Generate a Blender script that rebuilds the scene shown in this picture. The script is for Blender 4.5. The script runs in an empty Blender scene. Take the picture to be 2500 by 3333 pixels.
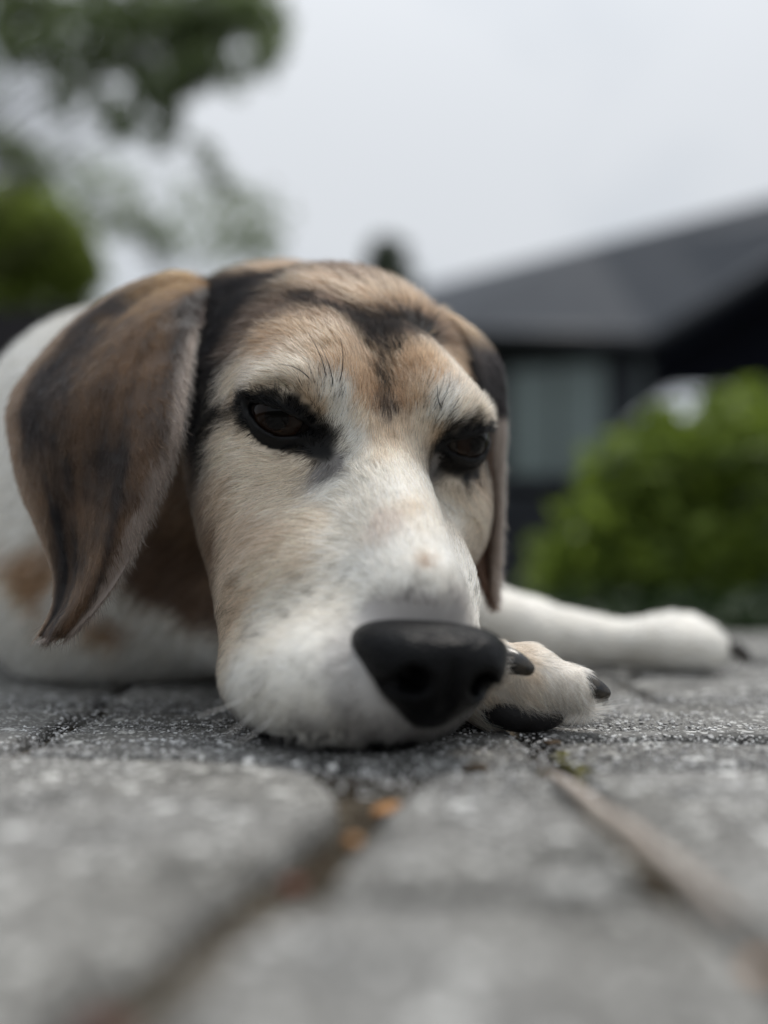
import bpy, bmesh, math, random, os
import numpy as np
from mathutils import Vector, Matrix, Quaternion
from mathutils.bvhtree import BVHTree
rng = np.random.default_rng(7); random.seed(7)
scene = bpy.context.scene
R = math.radians

# ------------------------------------------------------------------ camera, sky, sun, exposure
CAM_H = 0.0504
PITCH = math.atan((1880 - 1666.5) / 3000)
cam = bpy.data.objects.new('camera', bpy.data.cameras.new('camera'))
scene.collection.objects.link(cam); scene.camera = cam
cam.location = (0, 0, CAM_H); cam.rotation_euler = (R(90) + PITCH, 0, 0)
cam.data.sensor_fit = 'VERTICAL'; cam.data.sensor_height = 36; cam.data.lens = 36 * 3000 / 3333
cam.data.clip_start = 0.01; cam.data.clip_end = 500
cam.data.dof.use_dof = True; cam.data.dof.focus_distance = 0.306; cam.data.dof.aperture_fstop = 2.6

SUN_EL, SUN_AZ = 66, 50           # overcast: a broad soft sun high behind the cloud, beyond the house
w = bpy.data.worlds.new('World'); scene.world = w; w.use_nodes = True
nt = w.node_tree; nt.nodes.clear()
out = nt.nodes.new('ShaderNodeOutputWorld'); bg = nt.nodes.new('ShaderNodeBackground')
sky = nt.nodes.new('ShaderNodeTexSky'); sky.sky_type = 'NISHITA'; sky.sun_disc = False
sky.sun_elevation = R(SUN_EL); sky.sun_rotation = R(SUN_AZ)
sk = nt.nodes.new('ShaderNodeMix'); sk.data_type = 'RGBA'; sk.inputs[0].default_value = 0.9
tc = nt.nodes.new('ShaderNodeTexCoord'); nz = nt.nodes.new('ShaderNodeTexNoise'); nz.inputs['Scale'].default_value = 1.7; nz.inputs['Detail'].default_value = 4
cr = nt.nodes.new('ShaderNodeValToRGB')
cr.color_ramp.elements[0].position = 0.36; cr.color_ramp.elements[0].color = (6.5, 7.1, 7.75, 1)
cr.color_ramp.elements[1].position = 0.62; cr.color_ramp.elements[1].color = (9.1, 9.4, 9.75, 1)
nt.links.new(tc.outputs['Generated'], nz.inputs['Vector']); nt.links.new(nz.outputs['Fac'], cr.inputs['Fac'])
nt.links.new(sky.outputs[0], sk.inputs[6]); nt.links.new(cr.outputs[0], sk.inputs[7])
# overcast luminance: brighter towards the zenith
sx_ = nt.nodes.new('ShaderNodeSeparateXYZ'); nt.links.new(tc.outputs['Generated'], sx_.inputs[0])
mx_ = nt.nodes.new('ShaderNodeMath'); mx_.operation = 'MAXIMUM'; mx_.inputs[1].default_value = 0; nt.links.new(sx_.outputs['Z'], mx_.inputs[0])
pw_ = nt.nodes.new('ShaderNodeMath'); pw_.operation = 'POWER'; pw_.inputs[1].default_value = 4; nt.links.new(mx_.outputs[0], pw_.inputs[0])
ma_ = nt.nodes.new('ShaderNodeMath'); ma_.operation = 'MULTIPLY_ADD'; ma_.inputs[1].default_value = 2.2; ma_.inputs[2].default_value = 0.97; nt.links.new(pw_.outputs[0], ma_.inputs[0])
vm_ = nt.nodes.new('ShaderNodeVectorMath'); vm_.operation = 'SCALE'; nt.links.new(sk.outputs[2], vm_.inputs[0]); nt.links.new(ma_.outputs[0], vm_.inputs['Scale'])
nt.links.new(vm_.outputs[0], bg.inputs[0]); bg.inputs[1].default_value = 0.0515
nt.links.new(bg.outputs[0], out.inputs[0])
sun = bpy.data.objects.new('sun', bpy.data.lights.new('sun', 'SUN')); scene.collection.objects.link(sun)
sun.data.energy = 1.5; sun.data.angle = R(25); sun.data.color = (1, 0.94, 0.86)
sd = Vector((math.sin(R(SUN_AZ)) * math.cos(R(SUN_EL)), math.cos(R(SUN_AZ)) * math.cos(R(SUN_EL)), math.sin(R(SUN_EL))))
sun.rotation_euler = sd.to_track_quat('Z', 'Y').to_euler()
vs = scene.view_settings; vs.view_transform = 'Standard'; vs.look = 'None'; vs.gamma = 1; vs.use_curve_mapping = False; vs.exposure = 0.7

# ------------------------------------------------------------------ helpers
def px_dir(px, py):
    x = (px - 1250) / 3000; u = (1666.5 - py) / 3000; c, s = math.cos(PITCH), math.sin(PITCH)
    return np.array([x, c - s * u, s + c * u])
def at(px, py, depth):                # point at that distance along the view axis (metres)
    return np.array([0, 0, CAM_H]) + px_dir(px, py) * depth
def on_ground(px, py, z=0.0):
    d = px_dir(px, py); return np.array([0, 0, CAM_H]) + d * ((z - CAM_H) / d[2])

def link(o, parent=None):
    scene.collection.objects.link(o)
    if parent is not None: o.parent = parent
    return o
def tag(o, label=None, cat=None, group=None, kind=None):
    for k, v in (('label', label), ('category', cat), ('group', group), ('kind', kind)):
        if v: o[k] = v
    return o
def empty(name, loc=(0, 0, 0)):
    o = bpy.data.objects.new(name, None); o.empty_display_size = 0.05; o.location = loc; return link(o)
def mesh_obj(name, verts, faces, mat=None, parent=None, smooth=True):
    me = bpy.data.meshes.new(name); me.from_pydata([tuple(v) for v in verts], [], [tuple(f) for f in faces]); me.update()
    if smooth: me.shade_smooth()
    if mat: me.materials.append(mat)
    o = bpy.data.objects.new(name, me)
    link(o, parent)
    if parent is not None: o.matrix_parent_inverse = Matrix.Translation(-parent.location)
    return o

# --- signed distance sculpting (numpy) and surface nets
def ell(P, c, r, rot=None):
    q = P - np.asarray(c, np.float32)
    if rot is not None: q = q @ np.asarray(rot, np.float32)
    r = np.asarray(r, np.float32); a = q / r
    k0 = np.sqrt((a * a).sum(-1)) + 1e-6; b = a / r; k1 = np.sqrt((b * b).sum(-1)) + 1e-6
    return k0 * (k0 - 1) / k1
def cone(P, a, b, ra, rb):
    a = np.asarray(a, np.float32); b = np.asarray(b, np.float32); ab = b - a
    t = np.clip(((P - a) @ ab) / (ab @ ab), 0, 1)
    return np.sqrt(((P - a - t[..., None] * ab) ** 2).sum(-1)) - (ra + t * (rb - ra))
def smin(a, b, k):
    h = np.clip(0.5 + 0.5 * (b - a) / k, 0, 1); return b * (1 - h) + a * h - k * h * (1 - h)
def smax(a, b, k): return -smin(-a, -b, k)
def euler(x=0, y=0, z=0):
    return np.array((Matrix.Rotation(R(z), 3, 'Z') @ Matrix.Rotation(R(x), 3, 'X') @ Matrix.Rotation(R(y), 3, 'Y')), np.float32)
def surface_nets(fn, lo, hi, h):
    lo = np.asarray(lo, float); n = np.ceil((np.asarray(hi) - lo) / h).astype(int) + 1
    ax = [lo[i] + h * np.arange(n[i]) for i in range(3)]
    F = np.empty(tuple(n), np.float32)
    for s in range(0, n[0], 24):
        G = np.stack(np.meshgrid(ax[0][s:s + 24], ax[1], ax[2], indexing='ij'), -1).astype(np.float32)
        F[s:s + 24] = fn(G)
    S = F < 0
    m = tuple(n - 1)
    cnt = np.zeros(m, np.int8)
    for i in (0, 1):
        for j in (0, 1):
            for k in (0, 1): cnt += S[i:i + m[0], j:j + m[1], k:k + m[2]]
    act = np.argwhere((cnt > 0) & (cnt < 8)); idx = -np.ones(m, np.int32); idx[tuple(act.T)] = np.arange(len(act))
    pos = np.zeros((len(act), 3)); num = np.zeros(len(act))
    for axis in range(3):
        o1, o2 = [a for a in range(3) if a != axis]
        for u in (0, 1):
            for v in (0, 1):
                a = act.copy(); a[:, o1] += u; a[:, o2] += v; b = a.copy(); b[:, axis] += 1
                fa = F[tuple(a.T)]; fb = F[tuple(b.T)]; ok = (fa < 0) != (fb < 0)
                t = np.where(ok, fa / np.where(ok, fa - fb, 1), 0); p = a.astype(float); p[:, axis] += t
                pos += p * ok[:, None]; num += ok
    V = lo + h * pos / num[:, None]
    Q = []
    for axis in range(3):
        o1, o2 = (axis + 1) % 3, (axis + 2) % 3
        sl = [slice(0, m[i]) for i in range(3)]
        sa = [slice(None)] * 3; sa[axis] = slice(0, n[axis] - 1); sb = [slice(None)] * 3; sb[axis] = slice(1, n[axis])
        E = np.argwhere(S[tuple(sa)] != S[tuple(sb)])
        E = E[(E[:, o1] > 0) & (E[:, o2] > 0) & (E[:, o1] < m[o1]) & (E[:, o2] < m[o2])]
        q = []
        for du, dv in ((-1, -1), (0, -1), (0, 0), (-1, 0)):
            c = E.copy(); c[:, o1] += du; c[:, o2] += dv; q.append(idx[tuple(c.T)])
        q = np.stack(q, -1); flip = ~S[tuple(E.T)]; q[flip] = q[flip][:, ::-1]; Q.append(q)
    return V, np.concatenate(Q)

# ------------------------------------------------------------------ dog: head pose (centimetres, head frame: x image right, y back from the nose, z up; origin between the eyes)
HR = np.array(Matrix.Rotation(R(18), 3, 'Z') @ Matrix.Rotation(R(28), 3, 'X') @ Matrix.Rotation(R(4), 3, 'Y'))
HT = np.array([-0.55, 32.6, 10.4])
def head_to_world(q): return np.asarray(q) @ HR.T + HT
def world_to_head(p): return (np.asarray(p) - HT) @ HR
def V(x, f, z): return (x, -f, z)
EYE_R = 1.2
EYES = {}
for s in (-1, 1):
    c = np.array(V(-3.12 if s < 0 else 3.4, 0.0, 0.1))
    ef = Vector((s * 0.40, -0.9, 0.14)).normalized()          # looking direction
    up = Vector((0, 0, 1)); eu = up.cross(ef).normalized() * 1.0; ev = ef.cross(eu).normalized()
    roll = Matrix.Rotation(R(8) * s, 3, ef)
    eu = roll @ eu; ev = roll @ ev
    EYES[s] = (c, np.array(ef, np.float32), np.array(eu, np.float32), np.array(ev, np.float32))

# nose pad, its own frame
NC = at(1400, 2140, 0.260) * 100
NR = np.array(Matrix.Rotation(R(17), 3, 'Z') @ Matrix.Rotation(R(10), 3, 'X') @ Matrix.Rotation(R(5), 3, 'Y'))
MOUTH = [(1.0, 25.1, 1.9), (0.9, 25.2, 1.2), (-0.6, 25.3, 0.85), (-2.4, 26.1, 0.6), (-4.0, 28.2, 0.5)]
def head_sdf(P):
    X = P[..., 0]
    Pm = P.copy(); Pm[..., 0] = np.abs(X)                     # mirrored half
    d = ell(P, V(-0.75, -5.6, -0.38), (4.9, 6.3, 4.25))           # skull
    d = smin(d, ell(P, V(0, -1.4, 0.7), (4.1, 3.0, 2.7)), 1.6)  # forehead
    d = smin(d, ell(Pm, V(2.7, 0.1, 1.1), (2.0, 1.5, 1.0), euler(y=14)), 0.9)  # brows
    d = smin(d, ell(Pm, V(3.6, -3.6, -2.6), (2.1, 3.4, 3.2)), 1.8)  # cheek bones
    d = smax(d, -cone(P, V(0, 2.0, 2.1), V(0, -4.5, 5.7), 0.8, 0.8), 1.5)  # furrow
    mz = cone(P, V(0, 0.2, -1.7), V(0, 7.2, -3.4), 2.2, 1.75)
    mz = smin(mz, cone(P, V(0, 0.6, -0.7), V(0, 7.4, -2.5), 1.35, 1.2), 0.8)  # bridge
    mz = smin(mz, ell(Pm, V(1.2, 5.2, -5.1), (1.75, 3.3, 2.5)), 1.0)     # lips
    mz = smin(mz, ell(P, V(0.0, 6.6, -6.0), (1.7, 1.9, 2.0)), 0.6)
    d = smin(d, mz, 1.3)
    d = smin(d, ell(P, V(-2.5, 2.6, -5.2), (2.35, 3.9, 3.4), euler(z=-8)), 1.6)   # near jowl spread on the ground
    d = smin(d, ell(P, V(-3.3, -0.6, -3.6), (1.9, 3.0, 3.2)), 1.6)
    d = smin(d, ell(P, V(2.0, 2.0, -4.6), (1.8, 3.6, 2.4), euler(z=8)), 1.4)
    d = smin(d, cone(P, V(0, -4, -5.2), V(0, 5.4, -7.4), 3.2, 1.7), 1.0)          # lower jaw
    W = P @ HR.T.astype(np.float32) + HT.astype(np.float32)
    d = smin(d, ell(W, (-1.0, 30.1, 2.0), (4.2, 5.0, 2.5)), 0.9)                # lips and jowls pressed on the ground
    d = smin(d, ell(W, (2.5, 36.0, 7.8), (1.6, 2.6, 2.8)), 1.2)                  # far cheek
    for s, (c, ef, eu, ev) in EYES.items():
        L = P - c.astype(np.float32); wv = L @ ef; u = L @ eu; v = L @ ev
        r = np.sqrt((L * L).sum(-1)); M = L - 1.5 * ef
        d = smax(d, -(np.sqrt((M * M).sum(-1)) - 1.15), 0.7)                    # socket
        d = smin(d, r - (EYE_R + 0.16), 0.35)                                   # lids over the ball
        bend = 1 - (u / 1.22) ** 2
        op = np.maximum(np.maximum(v - 0.22 * bend, -0.56 * bend - v), 0.25 - wv)
        d = smax(d, -op, 0.12)
        d = smax(d, -(r - EYE_R * 0.96), 0.05)
    Wn = (W - NC.astype(np.float32)) @ NR.astype(np.float32)
    d = smax(d, -ell(Wn, V(0, 1.0, -0.25), (1.75, 1.6, 1.35)), 0.25)               # seat of the nose pad
    for a_, b_ in zip(MOUTH, MOUTH[1:]): d = smax(d, -cone(W, a_, b_, 0.13, 0.13), 0.3)   # lip crease
    g = (P @ HR.T.astype(np.float32)[:, 2]) + HT[2]                             # height over the ground
    return smax(d, 0.08 - g, 0.35)

def nose_sdf(P):
    z = P[..., 2]; Q = P.copy()
    Q[..., 0] = P[..., 0] / (1 - 0.42 * np.clip((0.75 - z) / 2.2, 0, 1) ** 1.3)
    d = ell(Q, V(0, -0.25, -0.05), (2.5, 2.15, 1.98))
    d = smax(d, (z - 1.3) + 0.22 * (P[..., 1] + 1.0), 1.15)
    Pm = P.copy(); Pm[..., 0] = np.abs(P[..., 0])
    d = smin(d, ell(Pm, V(0.95, 0.75, -0.1), (0.85, 0.95, 0.8)), 0.45)          # wings
    d = smax(d, -ell(Pm, V(0.98, 1.55, -0.28), (0.42, 0.9, 0.38), euler(y=-25)), 0.25)
    d = smax(d, -cone(Pm, V(1.1, 1.5, -0.45), V(2.1, 0.5, -0.75), 0.26, 0.12), 0.22)
    d = smax(d, -cone(P, V(0, 1.9, 0.3), V(0, 1.5, -2.0), 0.05, 0.16), 0.25)
    return d

def body_sdf(P):                                              # world centimetres
    d = cone(P, (-2.2, 39, 11.8), (-13.0, 51, 11.0), 6.3, 9.3)                  # neck
    d = smin(d, ell(P, (-4.6, 42, 14.2), (5.0, 4.5, 5.0)), 1.6)                   # scruff
    d = smin(d, ell(P, (-13, 49.0, 6.0), (8.8, 8.6, 7.6)), 3)                   # chest
    d = smin(d, ell(P, (-22, 70, 8.0), (10.2, 25, 8.8), euler(z=18)), 2)       # trunk
    d = smin(d, ell(P, (-36, 88, 7.5), (7, 11, 8), euler(z=30)), 4)             # haunch
    d = smin(d, cone(P, (-40, 84, 3), (-44, 70, 2.2), 3.2, 1.9), 2)
    d = smin(d, cone(P, (-4, 53, 5), (7.5, 50.3, 2.1), 4.0, 1.75), 2.5)         # far foreleg
    d = smin(d, cone(P, (7.5, 50.3, 2.1), (13.3, 50.5, 1.45), 1.75, 1.15), 0.8)
    d = smin(d, ell(P, (15.6, 50.2, 1.5), (2.6, 2.1, 1.6)), 1.0)
    for k_ in range(4): d = smin(d, ell(P, (17.3 - abs(k_ - 1.5) * .3, 48.9 + k_ * .85, 1.15), (1.5, .55, 1.05)), 0.25)
    d = smin(d, cone(P, (-8, 44, 4), (0.5, 33.5, 2.0), 3.2, 1.7), 2.0)          # near foreleg, folded under the chin
    return smax(d, 0.1 - P[..., 2], 0.4)
def paw_sdf(P):
    d = cone(P, (0.5, 33.5, 2.0), (3.2, 31.2, 1.75), 1.6, 1.25)
    d = smin(d, cone(P, (3.0, 31.0, 1.7), (4.6, 30.6, 1.72), 1.2, 1.12), 0.4)   # long toe
    d = smin(d, cone(P, (4.6, 30.6, 1.72), (6.05, 30.3, 1.5), 1.08, 0.72), 0.3)
    d = smin(d, cone(P, (2.0, 30.2, 2.2), (3.35, 29.25, 2.35), 0.95, 0.72), 0.25)  # toe by the lip
    d = smin(d, cone(P, (3.0, 32.4, 1.4), (6.2, 32.4, 1.1), 1.2, 0.85), 0.3)    # toe behind
    return smax(d, 0.05 - P[..., 2], 0.2)

hv, hq = surface_nets(head_sdf, (-7.2, -11.5, -10.2), (7.2, 12.5, 6.2), 0.11)
hv = head_to_world(hv)
nv, nq = surface_nets(nose_sdf, (-2.6, -2.2, -2.4), (2.6, 2.4, 2.0), 0.06)
nv = nv @ NR.T + NC
bv, bq = surface_nets(body_sdf, (-50, 31, -0.5), (20, 101, 24), 0.5)
pv, pq = surface_nets(paw_sdf, (-1.5, 27.8, -0.3), (7.6, 36, 4.6), 0.11)

# ears: thick leaf-shaped flaps, rows from root to tip (each row: rear edge, front edge, bulge towards the viewer)
def sheet(rows, thick, nu=14, nv_=22, bulge=1.0):
    A = np.array([at(*r[0]) * 100 for r in rows]); B = np.array([at(*r[1]) * 100 for r in rows])
    bl = np.array([r[2] for r in rows])
    t = np.linspace(0, len(rows) - 1, nv_ * 2); 
    def cr_(Pn, t):                                            # Catmull-Rom along the rows
        i = np.clip(t.astype(int), 0, len(Pn) - 2); f = (t - i)
        if Pn.ndim > 1: f = f[:, None]
        p0 = Pn[np.maximum(i - 1, 0)]; p1 = Pn[i]; p2 = Pn[i + 1]; p3 = Pn[np.minimum(i + 2, len(Pn) - 1)]
        return 0.5 * (2 * p1 + (p2 - p0) * f + (2 * p0 - 5 * p1 + 4 * p2 - p3) * f ** 2 + (3 * p1 - p0 - 3 * p2 + p3) * f ** 3)
    a = cr_(A, t); b = cr_(B, t); k = cr_(bl, t)
    s = np.linspace(0, 1, nu * 2)
    mid = a[:, None] * (1 - s[None, :, None]) + b[:, None] * s[None, :, None]
    view = mid - np.array([0, 0, 5.04]); view /= np.linalg.norm(view, axis=-1, keepdims=True)
    prof = (4 * s * (1 - s)) ** 0.8
    fold = 0.32 * np.sin(s[None] * 9 + t[:, None] * 0.9) * np.minimum(1, t / 2)[:, None] * prof[None]      # soft waves in the flap
    mid = mid - view * (k[:, None] * prof[None] + fold)[..., None]
    du = np.gradient(mid, axis=0); dv = np.gradient(mid, axis=1)
    n = np.cross(du, dv); n /= np.linalg.norm(n, axis=-1, keepdims=True) + 1e-9
    n *= -np.sign((n * view).sum(-1)).mean() if (n * view).sum(-1).mean() != 0 else 1
    edge = np.minimum(1, np.minimum(s, 1 - s) * 9) ** 0.5
    th = thick * edge[None, :, None] * np.minimum(1, (len(rows) - 1 - t) * 2 + 0.15)[:, None, None]
    F = mid + n * th / 2; Bk = mid - n * th / 2
    nr, nc = F.shape[:2]; verts = np.concatenate([F.reshape(-1, 3), Bk.reshape(-1, 3)]); o = nr * nc; faces = []
    for i in range(nr - 1):
        for j in range(nc - 1):
            q = [i * nc + j, i * nc + j + 1, (i + 1) * nc + j + 1, (i + 1) * nc + j]
            faces.append(q[::-1]); faces.append([o + x for x in q])
    for i in range(nr - 1):
        for j in (0, nc - 1):
            q = [i * nc + j, (i + 1) * nc + j, o + (i + 1) * nc + j, o + i * nc + j]; faces.append(q if j else q[::-1])
    for j in range(nc - 1):
        for i in (0, nr - 1):
            q = [i * nc + j, i * nc + j + 1, o + i * nc + j + 1, o + i * nc + j]; faces.append(q[::-1] if i else q)
    uv = np.stack(np.meshgrid(t / (len(rows) - 1), s, indexing='ij'), -1).reshape(-1, 2)
    return verts, faces, np.concatenate([uv, uv]), np.r_[np.zeros(o), np.ones(o)]
EAR_NEAR = [((640, 905, .398), (700, 960, .395), .1), ((560, 885, .390), (672, 985, .380), .3), ((400, 935, .383), (655, 1035, .364), .6), ((225, 1055, .376), (636, 1095, .350), .9),
            ((90, 1205, .367), (620, 1205, .338), 1.1), ((28, 1315, .358), (604, 1330, .328), 1.1), ((30, 1440, .350), (580, 1450, .321), 1.0),
            ((65, 1590, .342), (525, 1600, .316), .8), ((128, 1740, .334), (455, 1755, .312), .6), ((172, 1870, .327), (385, 1885, .310), .4),
            ((168, 1980, .320), (300, 2000, .309), .25), ((122, 2070, .313), (222, 2078, .309), .1)]
EAR_FAR = [((1330, 1000, .385), (1440, 1010, .39), .1), ((1400, 1050, .385), (1545, 1075, .39), .5), ((1420, 1150, .382), (1612, 1150, .388), .9), ((1440, 1250, .378), (1642, 1240, .385), 1.0),
           ((1470, 1380, .376), (1650, 1380, .380), .8), ((1500, 1500, .374), (1643, 1510, .378), .3), ((1535, 1640, .372), (1641, 1660, .374), -.3),
           ((1530, 1790, .370), (1634, 1810, .370), -.6), ((1560, 1890, .368), (1626, 1900, .367), -.4), ((1598, 1965, .366), (1614, 1968, .366), 0)]
e1v, e1f, e1uv, e1s = sheet(EAR_NEAR, 0.28)
e2v, e2f, e2uv, e2s = sheet(EAR_FAR, 0.28)
#STAGE2
# ------------------------------------------------------------------ dog: coat colours, with chin shade painted in, and hair flow, as marks on the skin
WH, CR, LT, TN, BK, GR, DB, BR, SK = [np.array(c) for c in ((.91, .875, .80), (.76, .645, .51), (.61, .475, .345), (.43, .275, .165),
    (.0035, .0032, .0036), (.24, .225, .215), (.085, .055, .04), (.22, .14, .09), (.005, .005, .0055))]
def bvh_of(v, q): return BVHTree.FromPolygons([Vector(p) for p in v], [tuple(int(i) for i in f) for f in q])
CAMV = Vector((0, 0, 5.04))
def mark(bvh, px, py):
    d = Vector(px_dir(px, py)).normalized(); h = bvh.ray_cast(CAMV, d)
    return (np.array(h[0]), np.array(h[1])) if h[0] is not None else (None, None)
def marks(bvh, table):
    P, C = [], []
    for col, pts in table:
        for p in pts:
            h, n = mark(bvh, *p)
            if h is not None: P.append(h); C.append(col)
    return np.array(P), np.array(C)
def idw(X, P, C, power, soft=0.12):
    out = np.empty((len(X), C.shape[1]))
    for s in range(0, len(X), 20000):
        d = ((X[s:s + 20000, None] - P[None]) ** 2).sum(-1) + soft ** 2
        w_ = d ** (-power / 2); out[s:s + 20000] = (w_ @ C) / w_.sum(1, keepdims=True)
    return out
head_bvh = bvh_of(hv, hq); body_bvh = bvh_of(bv, bq)
dog_bvh = bvh_of(np.concatenate([hv, bv]), np.concatenate([hq, bq + len(hv)]))
HEAD_COL = [
 (WH, [(1000,2100),(900,2250),(1050,2300),(1300,1800),(1450,1800),(1500,1880),(1150,1850),(800,2200),(1560,1940),(1615,2290),(1590,2330),(950,2150),(1300,1600),(1100,1350),(1450,1300),(1420,1360),
       (820,2300),(900,2380),(1100,2400),(1300,2440),(1450,2420),(1560,2380),(1120,1270),(1480,1350)]),
 (np.array([.86, .80, .70]), [(900,2000),(1100,1950),(1050,1850),(1200,1600),(1400,1600),(1150,1500),(1120,1600),(1125,1440),(1075,1300),(1300,1530),(1180,1680),(1400,1700),(1470,1650),(1100,1750),(1000,1950),(1250,1560),(1350,1560),(870,2080)]),
 (CR, [(850,1850),(950,1780),(1000,1700),(900,1650),(800,1620),(1250,1480),(1350,1650),(800,1190),(900,1180),(1000,1200),(750,1240),(1550,1300),(1610,1350),(1490,1210),(750,1440),(800,1490),(900,1530),
       (735,1425),(1560,1640),(1500,1610),(1600,1380),(1640,1370),(1370,1380),(1180,1360),(780,2060),(1350,1480),(1000,1830)]), (np.array([.72,.62,.54]), [(1250,1700)]),
 (LT, [(800,1750),(780,1900),(770,1990),(720,1600),(1350,1270),(1050,1120),(765,1300),(1560,1570),(960,1140),(760,1690),(830,1700),(900,1760),(1540,1180),(1210,1380),(1310,1380),(1250,1420)]),
 (np.array([.55,.375,.235]), [(1130,1200),(1400,1150),(1080,1150),(1000,1090),(950,1060),(1110,1110),(900,1130),(1170,1180),(1420,1200),(1460,1160),(860,1090),(1500,1190),(1040,1170),(1180,1300),(1345,1300)]),
 (TN, [(1208,1215),(1300,1215),(1190,1165),(1325,1160),(1225,1265),(1290,1265),(1300,1300),(1220,1310),(1180,1250),(1335,1210),(900,1090),(850,1110),(750,885),(900,872),(1050,900),(1190,945),(1280,970),(1350,985),(1450,1030),(1550,1095),(1380,1180)]),
 (BK, [(1220,1090),(1262,1150),(1246,1225),(1285,1075),(1252,1265),(1250,1240),(1254,1285),(1257,1312),(1258,1335),(1205,1120),(1330,1045),(1345,1085),(1400,1065),(1300,1100),(780,945),(820,950),(760,1030),(1250,1200),(1235,1130),(1190,1050),(1270,1110),(700,950),(800,930),(900,910),(680,1050),(660,1200),(655,1350),(650,1450),(760,1000),(720,1100),(690,1190),(700,1040),(695,1110),(682,1200),(672,1280),(665,1340),(655,1420),(650,1480),(740,960),(770,1000),(800,975),(730,1090),(712,1190),(705,1260),(690,1330),(850,905),(1010,975),(1060,1000),(1120,1030),(1170,1060),(660,980),(1300,1050),(1370,1060),(1300,2472),(1400,2478),(1500,2462),(1200,2468),(1150,2462),(1560,2430),(1402,2400),(1400,2430),(1250,2442),(1350,2448),(1450,2442),(1530,2422),(1560,1150),(1600,1250),(1620,1310),(1256,1250)]),  # blacks along the chin edge: lip colour with contact shade painted in
 (DB, [(1258,1300),(1260,1340),(640,1500),(830,1050),(785,1120),(900,1020),(1430,1085),(1340,1100),(1090,985),(1100,880)]),
 (BR, [(1000,1035),(680,1620),(700,1750),(690,1900),(1460,1085),(1080,1050)]),
 (np.array([.45,.42,.40]), [(1400,1972),(1310,1975),(1490,1980),(1230,1982)]), (np.array([.5,.48,.46]), [(1130,2150),(1180,2300),(1260,2390),(1400,2400),(1150,2380),(1100,2300),(1030,2350)]),  # greys left of and below the nose: ticked coat plus painted underside shade
 (TN, [(1390,1828)]), (WH, [(1300,1885),(1520,1895),(1420,1890),(1200,1930),(1340,1828),(1440,1840),(1390,1790),(1390,1870)]),
 (GR, [(1200,2405),(1300,2405),(1400,2400),(1500,2388),(850,2385),(900,2412),(1000,2440),(1100,2452),(1200,2450),(1350,2450),(1450,2440),(1050,1540),(1095,1530),(1425,1500),(1110,1500)]),  # greys along the chin paint its shade into the coat; eye-side greys are coat
 (CR, [(775,1268),(820,1254),(880,1244),(940,1256),(765,1400),(805,1440),(860,1475),(920,1500),(985,1515),(1500,1345),(1560,1358),(1480,1590),(1540,1600),(1600,1570),(1630,1400)]),
 (LT, [(1000,1290),(1042,1335),(1420,1420)]), (CR, [(940,1530)]), (WH, [(1140,1420),(1150,1480),(1095,1345),(1085,1575)]),
 (SK, [(700,1338),(735,1330),(765,1315),(800,1300),(850,1290),(900,1285),(960,1300),(985,1330),(1010,1360),(1035,1400),(1050,1430),(1045,1465),(1010,1468),(975,1455),(925,1440),(870,1420),(830,1395),(790,1365),(920,1410),(1000,1425),(1070,1460),
       (850,1340),(900,1350),(950,1380),(1480,1385),(1520,1385),(1560,1392),(1600,1415),(1625,1460),(1590,1530),(1550,1545),(1520,1550),(1480,1530),(1450,1510),(1445,1450),(1460,1410),(1500,1480),(1550,1500),(1580,1470),(1530,1440),(1490,1440)]),
]
BODY_COL = [
 (WH, [(300,960),(150,1060),(450,915),(60,1400),(60,1700),(30,2000),(100,2150),(300,2120),(450,2130),(600,2120),(700,2130),(200,1950),(20,1250),(1700,2000),(1800,2050),(2000,2080),(2200,2100),(2330,2110),(1900,2150),(1650,2050),(560,890),(380,1990),(520,2040)]),
 (BR, [(600,1700),(690,1600),(650,1500),(700,1720)]), (BK, [(640,1000),(700,940),(800,925),(640,1150),(640,1250)]), (np.array([.15,.095,.065]), [(560,1800),(660,1850),(700,1950),(500,1900),(620,1950)]),
 (TN, [(130,1885),(345,2050),(110,1905),(880,835),(960,845)]), (DB, [(1020,860),(1080,872),(1120,885),(1160,900),(1200,918),(1240,932)])]
hp, hc = [np.concatenate(z) for z in zip(marks(dog_bvh, HEAD_COL), marks(body_bvh, BODY_COL))]
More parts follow.
